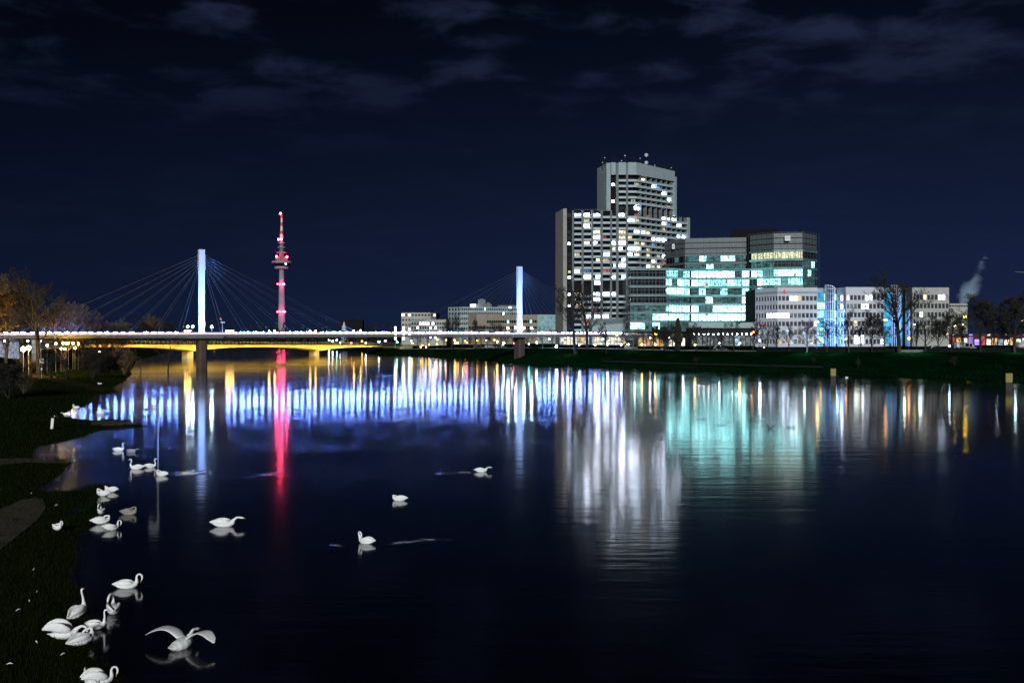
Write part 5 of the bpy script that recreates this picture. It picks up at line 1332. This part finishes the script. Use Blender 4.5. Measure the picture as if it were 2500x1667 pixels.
# right bank: (px, py of the base, py of the top, kind, width, offset behind the crest or None for the slope)
RT = [(1019, 846, 800, 'wide', 1, 6), (1045, 848, 802, 'tall', 1, 10), (1083, 851, 800, 'vase', 1.2, 4), (1103, 858, 762, 'big', 1.0, -2), (1129, 850, 796, 'wide', 1.1, 5), (1147, 850, 812, 'tall', 1.2, 10), (1160, 851, 775, 'tall', 1.1, 4), (1175, 851, 790, 'wide', 1.2, 6), (1190, 851, 800, 'vase', 1.1, 8), (1209, 851, 785, 'wide', 1.1, 4), (1223, 851, 795, 'tall', 1.1, 6), (1236, 851, 800, 'vase', 1.2, 6), (1251, 850, 803, 'tall', 1.2, 10), (1289, 850, 800, 'wide', 1.0, 12), (1325, 850, 795, 'pale', 1.0, 4), (1349, 849, 800, 'wide', 1, 14),
      (1406, 868, 690, 'lean', 1.0, -14), (1434, 857, 686, 'big', 1.0, -2), (1480, 866, 782, 'vase', 1.35, -10), (1521, 853, 806, 'tall', 1.2, 10), (1545, 855, 797, 'pale', 1.2, 3), (1571, 856, 792, 'wide', 1.1, 2), (1596, 857, 790, 'tall', 1.2, 2), (1622, 857, 788, 'bush', 1.0, 2), (1700, 857, 786, 'dense', .9, 4), (1734, 857, 795, 'wide', 1.1, 4), (1762, 857, 800, 'tall', 1.2, 6), (1791, 858, 780, 'wide', 1.1, 3), (1838, 859, 772, 'vase', 1.2, 2), (1874, 859, 787, 'wide', 1.1, 3), (1898, 858, 790, 'tall', 1.1, 8), (1925, 860, 785, 'vase', 1.1, 2), (1970, 860, 775, 'pale', 1.3, 1), (2019, 860, 778, 'wide', 1.2, 2), (2073, 861, 750, 'vase', 1.25, 1), (2104, 860, 790, 'tall', 1.2, 5), (2128, 861, 755, 'dense', 1.1, 2), (2160, 860, 790, 'wide', 1.0, 6), (2195, 862, 657, 'big', 1.1, 1), (2240, 860, 785, 'tall', 1.0, 6), (2259, 861, 765, 'wide', 1.3, 2), (2290, 860, 772, 'dense', 1.0, 6), (2322, 860, 752, 'dense', 1.2, 3), (2352, 860, 790, 'tall', 1.0, 10), (2393, 861, 715, 'dense', 1.15, 2), (2426, 861, 770, 'wide', 1.1, 6), (2462, 860, 775, 'dense', 1.0, 8), (2477, 862, 704, 'dense', 1.2, 1), (2520, 861, 745, 'dense', 1.1, 3)]
RTL = {1103: 'tall broad bare tree standing forward on the bank behind the footbridge span', 1325: 'bare tree with a pale lit trunk right of the right mast', 1406: 'tall leaning bare tree on the grass slope before the residential tower', 1434: 'tallest upright bare tree beside the leaning one before the residential tower', 1480: 'low wide-branching bare tree on the slope right of the two tall ones', 1545: 'young bare tree with a white-lit trunk below the entrance hall', 1622: 'dense dark bush-like tree left of the evergreen column', 1970: 'bare tree with a cyan-lit trunk before the first white block', 2195: 'tallest bare tree before the last white block, trunk lit orange', 2393: 'dense dark tree beside the bright yellow street lamp', 2477: 'dense dark tree with a pale lit trunk at the right end', 2128: 'dense dark tree right of the glaring screen', 2322: 'dense dark tree behind the hedge left of the white van'}
segn = {'a': 0, 'b': 0, 'c': 0}
for (px, pb, pt, kind, wx, ex) in RT:
    b = street(px, ex); b.z -= .18
    if ex < 0:
        bb = top_at(px); sh_ = W(px, np.interp(-px, [-s[0] for s in SHORE], [s[1] for s in SHORE])); f = min(.9, -ex/max(1, (bb.y-sh_.y))); b = bb.lerp(sh_, f)
    h = Z(pt, b.y)-b.z
    zone = 'a' if px < 1300 else 'b' if px < 1850 else 'c'
    lab = RTL.get(px)
    if lab is None:
        lab = {'a': '{} of the plain trees left of the right mast', 'b': '{} of the plain trees before the tower and glass office', 'c': '{} of the plain trees before the white blocks'}[zone].format(ORD[segn[zone]]+' from the left'); segn[zone] += 1
    tree(kind, b, h, lab, 'trees along the far street', wx)
for i, (px, f, h, lab) in enumerate([(2094, .25, 3.4, 'thin bare sapling near the waterline right of the left mooring post'), (2330, .45, 2.6, 'low bare shrub on the dark slope below the white van'), (1700, .35, 2.2, 'low bare shrub on the slope below the evergreen'), (1985, .5, 1.8, 'low bare shrub on the slope below the cyan-lit tree')]):
    sh_ = W(px, float(np.interp(-px, [-q[0] for q in SHORE], [q[1] for q in SHORE]))); b = sh_.lerp(top_at(px), f); tree('tall' if i == 0 else 'wide', b-Vector((0, 0, .15)), h, lab, 'shrubs on the right slope', 1.0 if i == 0 else 1.5, cat='bush', name='bush')
# dark evergreen column
ev = thing('evergreen_tree', 'dark columnar evergreen standing before the left end of the glass office', 'tree', street(1655, 2)); b = street(1655, 2); he = Z(777, b.y)-b.z
mb = MB(); mb.tube(b-Vector((0, 0, .4)), b+Vector((0, 0, he*.9)), .22, .05, 7); mb.build('trunk', M['bark'], ev); mb = MB()
for i in range(5200):
    f = random.random()**.8; r = 1.75*(math.sin(min(1, f*3.2)*math.pi/2))*(1-f)**.45*(.75+.25*random.random())*(.85+.2*math.sin(f*21+i*.0))
    a = random.uniform(0, 6.28); c = b+Vector((r*math.cos(a), r*math.sin(a), f*he)); s = .17
    e1 = Vector([random.uniform(-1, 1) for _ in range(3)])*s; e2 = Vector((random.uniform(-.5, .5), random.uniform(-.5, .5), 1))*s
    mb.quad(c-e1, c-e2, c+e1, c+e2)
mb.build('crown', M['leaf_dark'], ev)
# left bank
LT = [(-40, 905, 640, 240, 'brownleaf', 1.15, 'huge brown tree cut by the left picture edge'), (14, 880, 664, 300, 'brownleaf', 1.0, 'tall brown leafy tree behind the warm embankment lamps'), (95, 890, 652, 250, 'big', .95, 'tallest bare tree of the left bank with forked pale trunk'), (52, 870, 690, 330, 'brown', 1.0, 'brown tree between the tall forked tree and the left edge'), (150, 880, 722, 285, 'brown', 1.15, 'rounded bare tree right of the tall forked tree'), (200, 878, 738, 300, 'brown', 1.25, 'pale-lit bare tree above the footbridge lights'), (238, 880, 765, 310, 'brown', 1.15, 'bare tree at the right end of the left wood'), (276, 878, 776, 320, 'brown', 1.4, 'low bare tree where the footbridge leaves the wood'), (122, 918, 840, 224, 'wide', 1.15, 'small dark tree with round crown beside the white pedestrian sign'), (161, 921, 850, 222, 'vase', 1.3, 'small bare tree second right of the pedestrian sign'), (225, 925, 846, 232, 'bush', 1.35, 'big dark bush at the water edge with a lamp shining through'), (262, 922, 850, 240, 'bush', 1.15, 'dark bush nearest the water, right of the big one'), (303, 912, 838, 262, 'shrub', 1.0, 'tall thin brown shrub at the water edge'), (22, 955, 880, 160, 'bush', 1.2, 'near dark bush at the left picture edge on the meadow'), (58, 940, 898, 172, 'shrub', 1.2, 'scrubby brown shrub right of the near dark bush'), (75, 893, 862, 262, 'shrub', 1.4, 'low pale shrub below the warm embankment lamps')]
for (px, pb, pt, Y, kind, wx, lab) in LT:
    x = X(px, Y); b = Vector((x, Y, zl(x, Y)-.1)); h = Z(pt, Y)-b.z
    small = kind in ('bush', 'shrub')
    tree(kind, b, h, lab, 'trees and bushes of the left bank', wx*(1.0 if not small else 1.0), cat='bush' if small else 'tree', name='bush' if small else 'bare_tree')
b = W(410, 908); tree('flood', b-Vector((0, 0, .6)), Z(826, b.y)+.6, 'bare tree standing in the flooded river left of the left mast', 'flooded trees', .95, .6)
b = W(345, 905); tree('flood', b-Vector((0, 0, .6)), Z(868, b.y)+.6, 'small flooded tree by the left shore', 'flooded trees', 1.1, 2.1)
for i, (px, py, h, wx) in enumerate([(640, 886, 1.3, 3.0), (740, 888, 1.1, 3.5), (690, 893, .8, 4.0), (1712, 1024, .22, 6), (1760, 1038, .2, 6), (1880, 1046, .6, 2.2), (1930, 1044, .35, 4)]):
    b = W(px, py); tree('twigs', b-Vector((0, 0, .1)), h+.1, ['flooded twigs in the yellow reflection, left clump', 'flooded twigs in the yellow reflection, right clump', 'flooded twigs in the yellow reflection, lowest clump', 'thin twigs poking from the cyan reflection, left end', 'thin twigs poking from the cyan reflection, second from the left', 'tallest twigs poking from the river before the white block', 'low twigs right of the tallest river twigs'][i], 'flooded twigs', wx, cat='bush', name='flooded_shrub')
# distant trees on the far shore
for i, (px, pt, Y, kind, wx, lab) in enumerate([(345, 775, 640, 'dense', 1.2, 'distant dark tree left of the left mast, first of three'), (372, 765, 660, 'brown', 1.3, 'distant brown tree left of the left mast, middle of three'), (408, 778, 650, 'dense', 1.2, 'distant dark tree left of the left mast, last of three'), (725, 798, 900, 'dense', 1.5, 'distant dark tree just right of the television tower'), (742, 795, 905, 'dense', 1.4, 'second distant dark tree right of the television tower'), (790, 793, 910, 'dense', 1.5, 'distant dark tree left of the dark house, pair member nearer the tower'), (812, 796, 905, 'dense', 1.4, 'distant dark tree left of the dark house, nearer the house'), (833, 778, 890, 'tall', .9, 'slender distant tree against the dark house'), (905, 795, 880, 'dense', 1.6, 'distant dark tree right of the dark house'), (938, 798, 850, 'dense', 1.5, 'distant dark tree by the light columns')]):
    b = Vector((X(px, Y), Y, 2.6)); tree(kind, b, Z(pt, Y)-2.6, lab, 'distant trees of the far shore', wx)

# the wood on the far shore reads as one mass
mb = MB()
for i in range(15000):
    px = random.uniform(-250, 960); Y = random.uniform(830, 905); f = abs(random.gauss(0, .5)); top = 14.5+3.2*math.sin(px*.021)+2.2*math.sin(px*.083+1)
    z = 2+min(1, random.random()**.8)*(top-2)*(.8+.25*math.sin(px*.31)); c = Vector((X(px, Y), Y, z)); s = .75
    e1 = Vector([random.uniform(-1, 1) for _ in range(3)])*s; e2 = Vector([random.uniform(-1, 1) for _ in range(3)])*s
    mb.quad(c-e1, c-e2, c+e1, c+e2)
tag(mb.build('far_wood', M['leaf_dark']), None, None, kind='stuff')
far = [(523, 842, E_RED, 'red'), (545, 842, E_WHITE, 'white'), (612, 841, E_WHITE, 'white'), (630, 841, E_SOD, 'orange'), (644, 841, E_WHITE, 'white'), (655, 842, E_SOD, 'orange'), (668, 841, E_WHITE, 'white'), (711, 840, E_SOD, 'orange'), (735, 841, E_WHITE, 'white'), (803, 831, E_WHITE, 'white'), (812, 833, E_WHITE, 'white'), (822, 830, E_TEAL, 'green'), (830, 836, E_WHITE, 'white'), (858, 837, E_RED, 'red'), (884, 833, E_SOD, 'orange'), (893, 837, E_WHITE, 'white'), (925, 834, E_WHITE, 'white'), (941, 832, E_TEAL, 'green')]
for i, (px, py, m, c) in enumerate(far):
    Y = 812 if px < 760 else 690 if px > 880 else 770; b = Vector((X(px, Y), Y, 2.0)); lamp(b, Z(py, Y), m, f'small {c} lamp on the far shore, {ORD[i]} from the left', 'lamps on the far shore', 'globe', .42)
# glowing tent behind the left trees
tn = thing('white_pavilion', 'white-lit pavilion behind the trees at the left edge', 'pavilion', (X(15, 350), 350, 2)); a, b = P(3, 856, 350), P(29, 836, 350)
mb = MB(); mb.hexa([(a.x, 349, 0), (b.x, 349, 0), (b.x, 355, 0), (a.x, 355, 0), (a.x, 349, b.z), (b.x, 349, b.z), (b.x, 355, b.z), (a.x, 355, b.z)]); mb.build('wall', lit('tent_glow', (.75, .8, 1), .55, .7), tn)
mb = MB(); mb.hexa([(a.x-.5, 348.5, b.z+.01), (b.x+.5, 348.5, b.z+.01), (b.x+.5, 355.5, b.z+.01), (a.x-.5, 355.5, b.z+.01), (a.x+1, 351, b.z+1.4), (b.x-1, 351, b.z+1.4), (b.x-1, 353, b.z+1.4), (a.x+1, 353, b.z+1.4)]); mb.build('roof', M['concrete'], tn)
tn = thing('white_pavilion', 'tall pale lit wall behind the big forked tree', 'pavilion', (X(84, 340), 340, 2)); a, b = P(79, 863, 340), P(92, 830, 340)
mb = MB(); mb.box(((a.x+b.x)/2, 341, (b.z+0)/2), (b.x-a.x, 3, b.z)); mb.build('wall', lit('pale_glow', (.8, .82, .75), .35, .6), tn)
mb = MB(); mb.box(((a.x+b.x)/2, 341, b.z+.15), (b.x-a.x+.5, 3.5, .28)); mb.build('roof', M['concrete'], tn)

for px, ex, e_, c_ in ((1385, -9, 260, (.75, 1, .9)), (1250, 1, 160, (.9, 1, .8)), (1130, 1, 220, (1, .8, .3)), (1050, 1, 200, (1, .8, .3)), (1548, 1, 200, (.7, 1, 1)), (1960, .5, 260, (.6, 1, 1)), (2040, .5, 160, (.7, 1, 1)), (2203, .5, 300, (1, .85, .5)), (2240, .5, 200, (.8, 1, .9)), (2472, .5, 300, (.7, 1, 1))):
    p = top_at(px) if ex < 0 else street(px, ex)
    if ex < 0: p = P(1385, 858, 352)
    spot('path_light', p+Vector((0, -1.5, 3.4)), p+Vector((0, -3.0, 0)), e_*9, c_, R(140), 1.0, .25)
# ------------------------------------------------------------------ posts and signs in and by the water
for i, (px, pt, pm_, pw, lab) in enumerate([(2034.3, 899.5, 941, 13.5, 'yellow-topped mooring post in the river, left of the two'), (2463.5, 911, 952, 17.5, 'yellow-topped mooring post in the river near the right picture edge')]):
    b = W(px, pm_); Y = b.y; w = pw*Y/F; zt = Z(pt, Y); zm = Z(pt+18 if i == 0 else pt+22, Y)
    o = thing('mooring_post', lab, 'mooring post', b, 'mooring posts')
    mb = MB()
    for k in range(3): mb.tube((b.x+(k-1)*w*.3, Y, -1.2), (b.x+(k-1)*w*.3, Y, zm), w*.17, w*.17, 8)
    mb.build('pile', M['pier'], o)
    mb = MB()
    for k in range(3): mb.tube((b.x+(k-1)*w*.31, Y, zm+.004), (b.x+(k-1)*w*.31, Y, zt), w*.19, w*.19, 10)
    mb.box((b.x, Y, (zm+zt)/2), (w*.9, w*.22, (zt-zm)*.96)); mb.build('yellow_cap', M['yellow_paint'], o)
b = W(385.6, 1141); o = thing('signpost', 'grey signpost with direction boards standing in flooded shallows', 'signpost', b); Y = b.y
mb = MB(); mb.tube(b-Vector((0, 0, .8)), (b.x, Y, Z(985.5, Y)), .045, .04, 8); mb.tube((b.x+.02, Y, Z(1022, Y)), (b.x+.02, Y, Z(1002, Y)), .07, .07, 8); mb.build('pole', M['steel'], o)
for px0, px1, py0, py1 in ((366.5, 385, 987.5, 992.5), (367, 385, 994, 1000.5), (363.6, 371, 1001.2, 1007)):
    a, c = P(px0, py1, Y-.06), P(px1, py0, Y-.06); mb = MB()
    xs = [(a.x, a.z), (c.x, a.z), (c.x, c.z), (a.x, c.z), (a.x-.12, (a.z+c.z)/2)]
    k = len(xs); mb.v = [(x, Y-.07, z) for x, z in xs]+[(x, Y-.045, z) for x, z in xs]; mb.f = [tuple(range(k)), tuple(reversed(range(k, 2*k)))]+[(i, k+i, k+(i+1) % k, (i+1) % k) for i in range(k)]; mb.mi = [0]*len(mb.f)
    s = mb.build('sign_board', M['sign_grey'], o)
    mb = MB(); mb.box(((a.x+c.x)/2+.05, Y-.078, (a.z+c.z)/2), ((c.x-a.x)*.62, .008, (c.z-a.z)*.28)); mb.build('sign_print', M['sign_white'], s)
b = ground_at(127, 1047); o = thing('marker_post', 'white marker post leaning slightly on the dark meadow', 'post', b); mb = MB(); Y = b.y; h = Z(1021, Y)-b.z
mb.hexa([(b.x-.16, Y-.06, b.z-.1), (b.x+.12, Y-.06, b.z-.1), (b.x+.12, Y+.06, b.z-.1), (b.x-.16, Y+.06, b.z-.1), (b.x-.06, Y-.06, b.z+h), (b.x+.22, Y-.06, b.z+h), (b.x+.22, Y+.06, b.z+h), (b.x-.06, Y+.06, b.z+h)]); mb.build('post', M['sign_white'], o)
mb = MB(); mb.tube((b.x+.08, Y, b.z+h+.002), (b.x+.08, Y, b.z+h+.1), .05, .03, 6); mb.build('cap', M['steel'], o)
Y = 226.0; x = X(102, Y); b = Vector((x, Y, zl(x, Y))); o = thing('path_sign', 'square white sign with dark round pedestrian symbol beside the trees', 'sign', b); cz = Z(880.8, Y); hw = 5.0*Y/F; hh = 5.9*Y/F
mb = MB(); mb.tube(b-Vector((0, 0, .3)), (x, Y, cz+hh*.8), .05, .05, 6); mb.build('pole', M['steel'], o)
mb = MB(); mb.box((x, Y-.09, cz), (hw*2, .05, hh*2)); s = mb.build('sign_board', M['sign_white'], o)
mb = MB(); n = 24; r0 = hw*.62; zc = cz+hh*.22
mb.tube((x, Y-.118, zc), (x, Y-.128, zc), r0, r0, n); mb.build('round_panel', M['sign_blue'], s)
mb = MB(); y_ = Y-.134
mb.ball((x-.03, y_, zc+r0*.52), r0*.16, 8, 6, (1, .15, 1)); mb.box((x-.03, y_, zc+r0*.08), (r0*.34, .008, r0*.6)); mb.box((x-r0*.16, y_, zc-r0*.45), (r0*.2, .008, r0*.6), 0); mb.box((x+r0*.22, y_, zc-r0*.38), (r0*.2, .008, r0*.5), 0); mb.box((x+r0*.32, y_, zc-r0*.02), (r0*.18, .008, r0*.34)); mb.build('pedestrian_symbol', M['sign_white'], s)
mb = MB(); mb.box((x, Y-.09, Z(900.5, Y)), (.28, .05, .4)); mb.build('small_plate', M['sign_white'], o)

# ------------------------------------------------------------------ birds
NECK = {
    'up': [(.47, 0, .42), (.47, 0, .55), (.41, 0, .68), (.40, 0, .80), (.47, 0, .89), (.56, 0, .88), (.62, 0, .86)],
    'alert': [(.44, 0, .42), (.46, 0, .58), (.45, 0, .74), (.45, 0, .88), (.50, 0, .96), (.58, 0, .95), (.64, 0, .92)],
    'preen': [(.48, 0, .42), (.52, .02, .56), (.47, .06, .69), (.34, .12, .72), (.22, .18, .64), (.16, .22, .52), (.15, .23, .43)],
    'arch': [(.44, 0, .43), (.44, .02, .56), (.50, .04, .66), (.61, .05, .67), (.69, .05, .58), (.70, .04, .46), (.66, .02, .36)],
    'down': [(.52, 0, .38), (.64, 0, .43), (.76, 0, .40), (.84, 0, .28), (.86, 0, .13), (.84, 0, .02), (.83, 0, -.06)],
    'tuck': [(.44, 0, .40), (.45, .03, .50), (.34, .06, .54), (.18, .08, .50), (.03, .08, .43), (-.10, .08, .38), (-.17, .08, .36)],
    'low': [(.48, 0, .36), (.57, 0, .44), (.66, 0, .47), (.74, 0, .46), (.82, 0, .45), (.90, 0, .44), (.95, 0, .43)],
    'none': [(.44, .02, .36), (.48, .05, .42), (.44, .10, .46), (.36, .13, .46), (.26, .16, .44), (.17, .18, .40), (.12, .19, .37)],
}
NR = [(.062, .066), (.05, .05), (.045, .045), (.042, .042), (.055, .05), (.048, .040), (.026, .022)]
BODY = [(-.66, 0, .20), (-.56, 0, .19), (-.42, 0, .16), (-.22, 0, .15), (0, 0, .15), (.2, 0, .17), (.36, 0, .22), (.43, 0, .31)]
BR = [(.03, .008), (.10, .03), (.17, .10), (.235, .18), (.26, .21), (.23, .20), (.155, .15), (.09, .10)]
def make_bird(neck, legs=0.0, wings='fold', mat='feather', pitch=0.0, billm='bill', name='swan'):
    o = bpy.data.objects.new(name, None); COL.objects.link(o)
    rot = Matrix.Rotation(-pitch, 4, 'Y')
    def T(m): m.v = [tuple(rot @ Vector(v)+Vector((0, 0, legs))) for v in m.v]; return m
    nk = NECK[neck]
    mb = MB(); mb.sweep(BODY+nk, BR+NR, 12, 4); T(mb).build('body', M[mat], o, True)
    p, q = Vector(nk[-2]), Vector(nk[-1]); d = (q-p).normalized()
    mb = MB(); mb.sweep([q-d*.02, q+d*.05, q+d*.12], [(.026, .024), (.022, .016), (.016, .006)], 8, 2); bl_ = T(mb).build('bill', M[billm], o, True)
    mb = MB(); mb.ball(tuple(q-d*.005+Vector((0, 0, .02))), .02, 6, 4); T(mb).build('bill_knob', M['black'], bl_, True)
    for s in (-1, 1):
        mb = MB()
        if wings == 'fold':
            mb.sweep([(.26, .13*s, .24), (.16, .20*s, .27), (-.05, .235*s, .29), (-.28, .20*s, .30), (-.48, .12*s, .285), (-.66, .05*s, .265), (-.74, .02*s, .25)], [(.02, .03), (.05, .11), (.055, .14), (.05, .125), (.04, .08), (.025, .04), (.006, .008)], 10, 3)
        elif wings == 'raise':
            mb.sweep([(.24, .14*s, .26), (.12, .24*s, .36), (-.1, .30*s, .46), (-.34, .30*s, .52), (-.56, .24*s, .50), (-.74, .18*s, .44), (-.82, .16*s, .40)], [(.03, .04), (.06, .15), (.06, .21), (.05, .20), (.04, .15), (.03, .07), (.006, .01)], 10, 3)
        else:
            mb.sweep([(.15, .14*s, .32), (.22, .45*s, .50), (.16, .80*s, .58), (.02, 1.12*s, .50), (-.12, 1.36*s, .36)], [(.20, .05), (.27, .032), (.26, .020), (.19, .012), (.04, .006)], 10, 4, up=Vector((1, 0, 0)))
        T(mb).build('wing', M[mat], o, True)
    if legs > 0:
        for s in (-1, 1):
            mb = MB(); mb.tube((.02, .10*s, legs+.02), (.03, .10*s, .02), .022, .016, 6); mb.tri((.0, .1*s, .012), (.17, .1*s-.07, .012), (.17, .1*s+.07, .012)); mb.box((.09, .1*s, .008), (.12, .07, .014)); mb.build('leg', M['black'], o)
    return o
BP = {}
def bird(px, py, head, neck, label, legs=0.0, wings='fold', mat='feather', sc=1.0, pitch=0.0, cat='swan', group='swans on the flooded meadow and river', billm='bill', name=None, tw=0, sink=.03, on=None):
    """head: bearing of the bird, degrees; 0 faces right, 180 left, 90 away from the viewer, -90 towards"""
    key = (neck, legs, wings, mat, pitch); nm = name or cat
    if key not in BP: BP[key] = make_bird(neck, legs, wings, mat, pitch, billm, nm); o = BP[key]
    else: o = copy_tree(BP[key])
    o.name = nm
    tag(o, label, cat, group)
    b = on if on is not None else ground_at(px, py)
    if legs == 0: b = b-Vector((0, 0, sink))
    else: b = b-Vector((0, 0, .02))
    o.location = b; o.scale = (sc*.8,)*3; o.rotation_euler = (R(tw), 0, R(head)); return o
G1 = 'swans by the far pool'
bird(185, 999, 175, 'preen', 'white swan preening on the bank of the small pool', .14, sc=.95)
bird(217, 1003, 100, 'none', 'brownish swan resting on the dark pool', mat='cygnet', sc=.95)
bird(161, 1013, 200, 'low', 'white swan at the left end of the bright pool reflection', sc=.8)
bird(246, 1010, 10, 'preen', 'white swan in the middle of the pool, half in lamp glitter', sc=1.0)
bird(290, 1101, 0, 'up', 'swan facing right with dark raised head, upper left of the pair in the blue reflection', sc=.95)
bird(321, 1104, -10, 'low', 'grey-brown young swan beside the blue reflection, neck low', mat='cygnet', sc=.85)
bird(332, 1146, 180, 'up', 'swan facing left with raised neck in the blue reflection', sc=1.05)
bird(367, 1142, 20, 'up', 'swan facing right, just left of the flooded signpost', sc=.92)
bird(394, 1161, 160, 'tuck', 'swan with head tucked, directly below the signpost', sc=1.0)
bird(250, 1211, 160, 'tuck', 'sleeping swan facing left, lower one of an overlapping pair', sc=1.0, sink=0)
bird(270, 1201, 165, 'none', 'sleeping swan with hidden head, upper one of an overlapping pair', sc=.98, sink=0)
bird(247, 1256, 115, 'preen', 'standing swan bending its neck to the left, above the huddled two', .10, sc=.9)
bird(316, 1256, -5, 'tuck', 'greyish swan floating alone right of the huddled group', mat='cygnet', sc=1.0)
bird(248, 1279, 28, 'none', 'rear swan of the huddled two, tail to the left', .06, sc=1.02)
bird(271, 1295, 48, 'arch', 'front swan of the huddled two, bluish and leaning forward', .04, sc=.92, pitch=-.15)
bird(140, 1300, -42, 'arch', 'lone swan standing on the dark grass with drooping head', .22, sc=.86)
bird(311, 1436, 14, 'arch', 'swan floating with curved neck preening its breast, right of the group', sc=.98)
bird(193, 1513, 75, 'alert', 'swan standing upright with its back to us, at the back of the near group', .22, sc=1.0, pitch=.30)
bird(277, 1499, 112, 'preen', 'swan at the water edge with neck curled to the left, right of the near group', .05, sc=1.05)
bird(233, 1537, 12, 'alert', 'swan with straight upright neck facing right in the near group', .08, sc=.80)
bird(158, 1560, 12, 'down', 'big swan with ruffled raised wings, left one in the near group', .06, 'raise', sc=1.02)
bird(203, 1573, 55, 'none', 'swan crouched in front of the near group with its neck folded', .05, sc=1.0, pitch=.12)
bird(222, 1668, 130, 'none', 'left swan of the two cut by the bottom edge', .05, sc=.88, pitch=.1)
bird(246, 1674, 30, 'arch', 'right swan of the two cut by the bottom edge', .05, 'raise', sc=.82)
bird(548, 1286, 5, 'low', 'swan swimming right with its neck stretched low, alone left of the river middle', sc=1.3)
bird(443, 1582, 70, 'low', 'swan flapping with both wings spread wide over the water', 0, 'spread', sc=1.2)
bird(974, 1222, 175, 'none', 'small swan asleep on the open river', sc=.95)
bird(893, 1327, 150, 'preen', 'swan preening on the open river with ripples around it', sc=.98)
bird(1176, 1152, 8, 'low', 'swan swimming right, farthest out on the open river', sc=.95)
for i, (px, py, m, lab) in enumerate([(350, 959, 'duckf', 'brown duck, left of two at the top of the blue reflection'), (362, 959, 'duckf', 'brown duck, right of two at the top of the blue reflection'), (341, 973, 'duckf', 'dark duck below the pair of ducks in the blue reflection'), (358, 999, 'duckf', 'brown duck left of the signpost boards')]):
    bird(px, py, random.choice((0, 180, 30)), 'none', lab, mat=m, sc=.5, cat='duck', group='ducks in the blue reflection', name='duck')
bird(243, 938, 180, 'none', 'white gull at the waterline below the dark bushes', mat='feather', sc=.85, cat='gull', group='gulls', name='gull', tw=.01)
bird(2067, 909.5, 180, 'none', 'white gull on the dark far waterline right of the mooring post', mat='feather', sc=.7, cat='gull', group='gulls', name='gull', on=W(2067, 922))
# loose white feathers on the meadow
for i, (px, py) in enumerate([(83, 1397), (72, 1475), (91, 1453), (45, 1498), (154, 1608), (133, 922), (24, 1632), (77, 1209), (177, 1141), (138, 1239), (89, 1577)]):
    b = ground_at(px, py); s = .07*(1+b.y/90); mb = MB(); a = random.uniform(0, 3)
    mb.sweep([(b.x-s*math.cos(a), b.y-s*math.sin(a), b.z+.11), (b.x, b.y, b.z+.15), (b.x+s*math.cos(a), b.y+s*math.sin(a), b.z+.12)], [(.005, .005), (s*.35, .02), (.005, .005)], 6, 3)
    tag(mb.build('feather', M['feather'], smooth=True), ['white feather up the meadow above a larger one', 'largest white feather lying on the near meadow', 'small feather between two others on the near meadow', 'small feather lying left of the largest one', 'feather on the grass below the big ruffled swan', 'pale speck of a feather by the path under the far trees', 'feather near the bottom left corner', 'feather at the edge of the flooded hollow above the path', 'feather floating at the tip of the path spit', 'feather on wet grass right of the path end', 'feather on the grass left of the near swan group'][i], 'feather', 'feathers scattered on the meadow')
    COL.objects[-1]
SC.cycles.use_denoising = True
SC.cycles.max_bounces = 6; SC.cycles.glossy_bounces = 3; SC.cycles.diffuse_bounces = 2; SC.cycles.transparent_max_bounces = 4; SC.cycles.volume_bounces = 1
SC.cycles.sample_clamp_indirect = 12
SC.cycles.use_light_tree = True
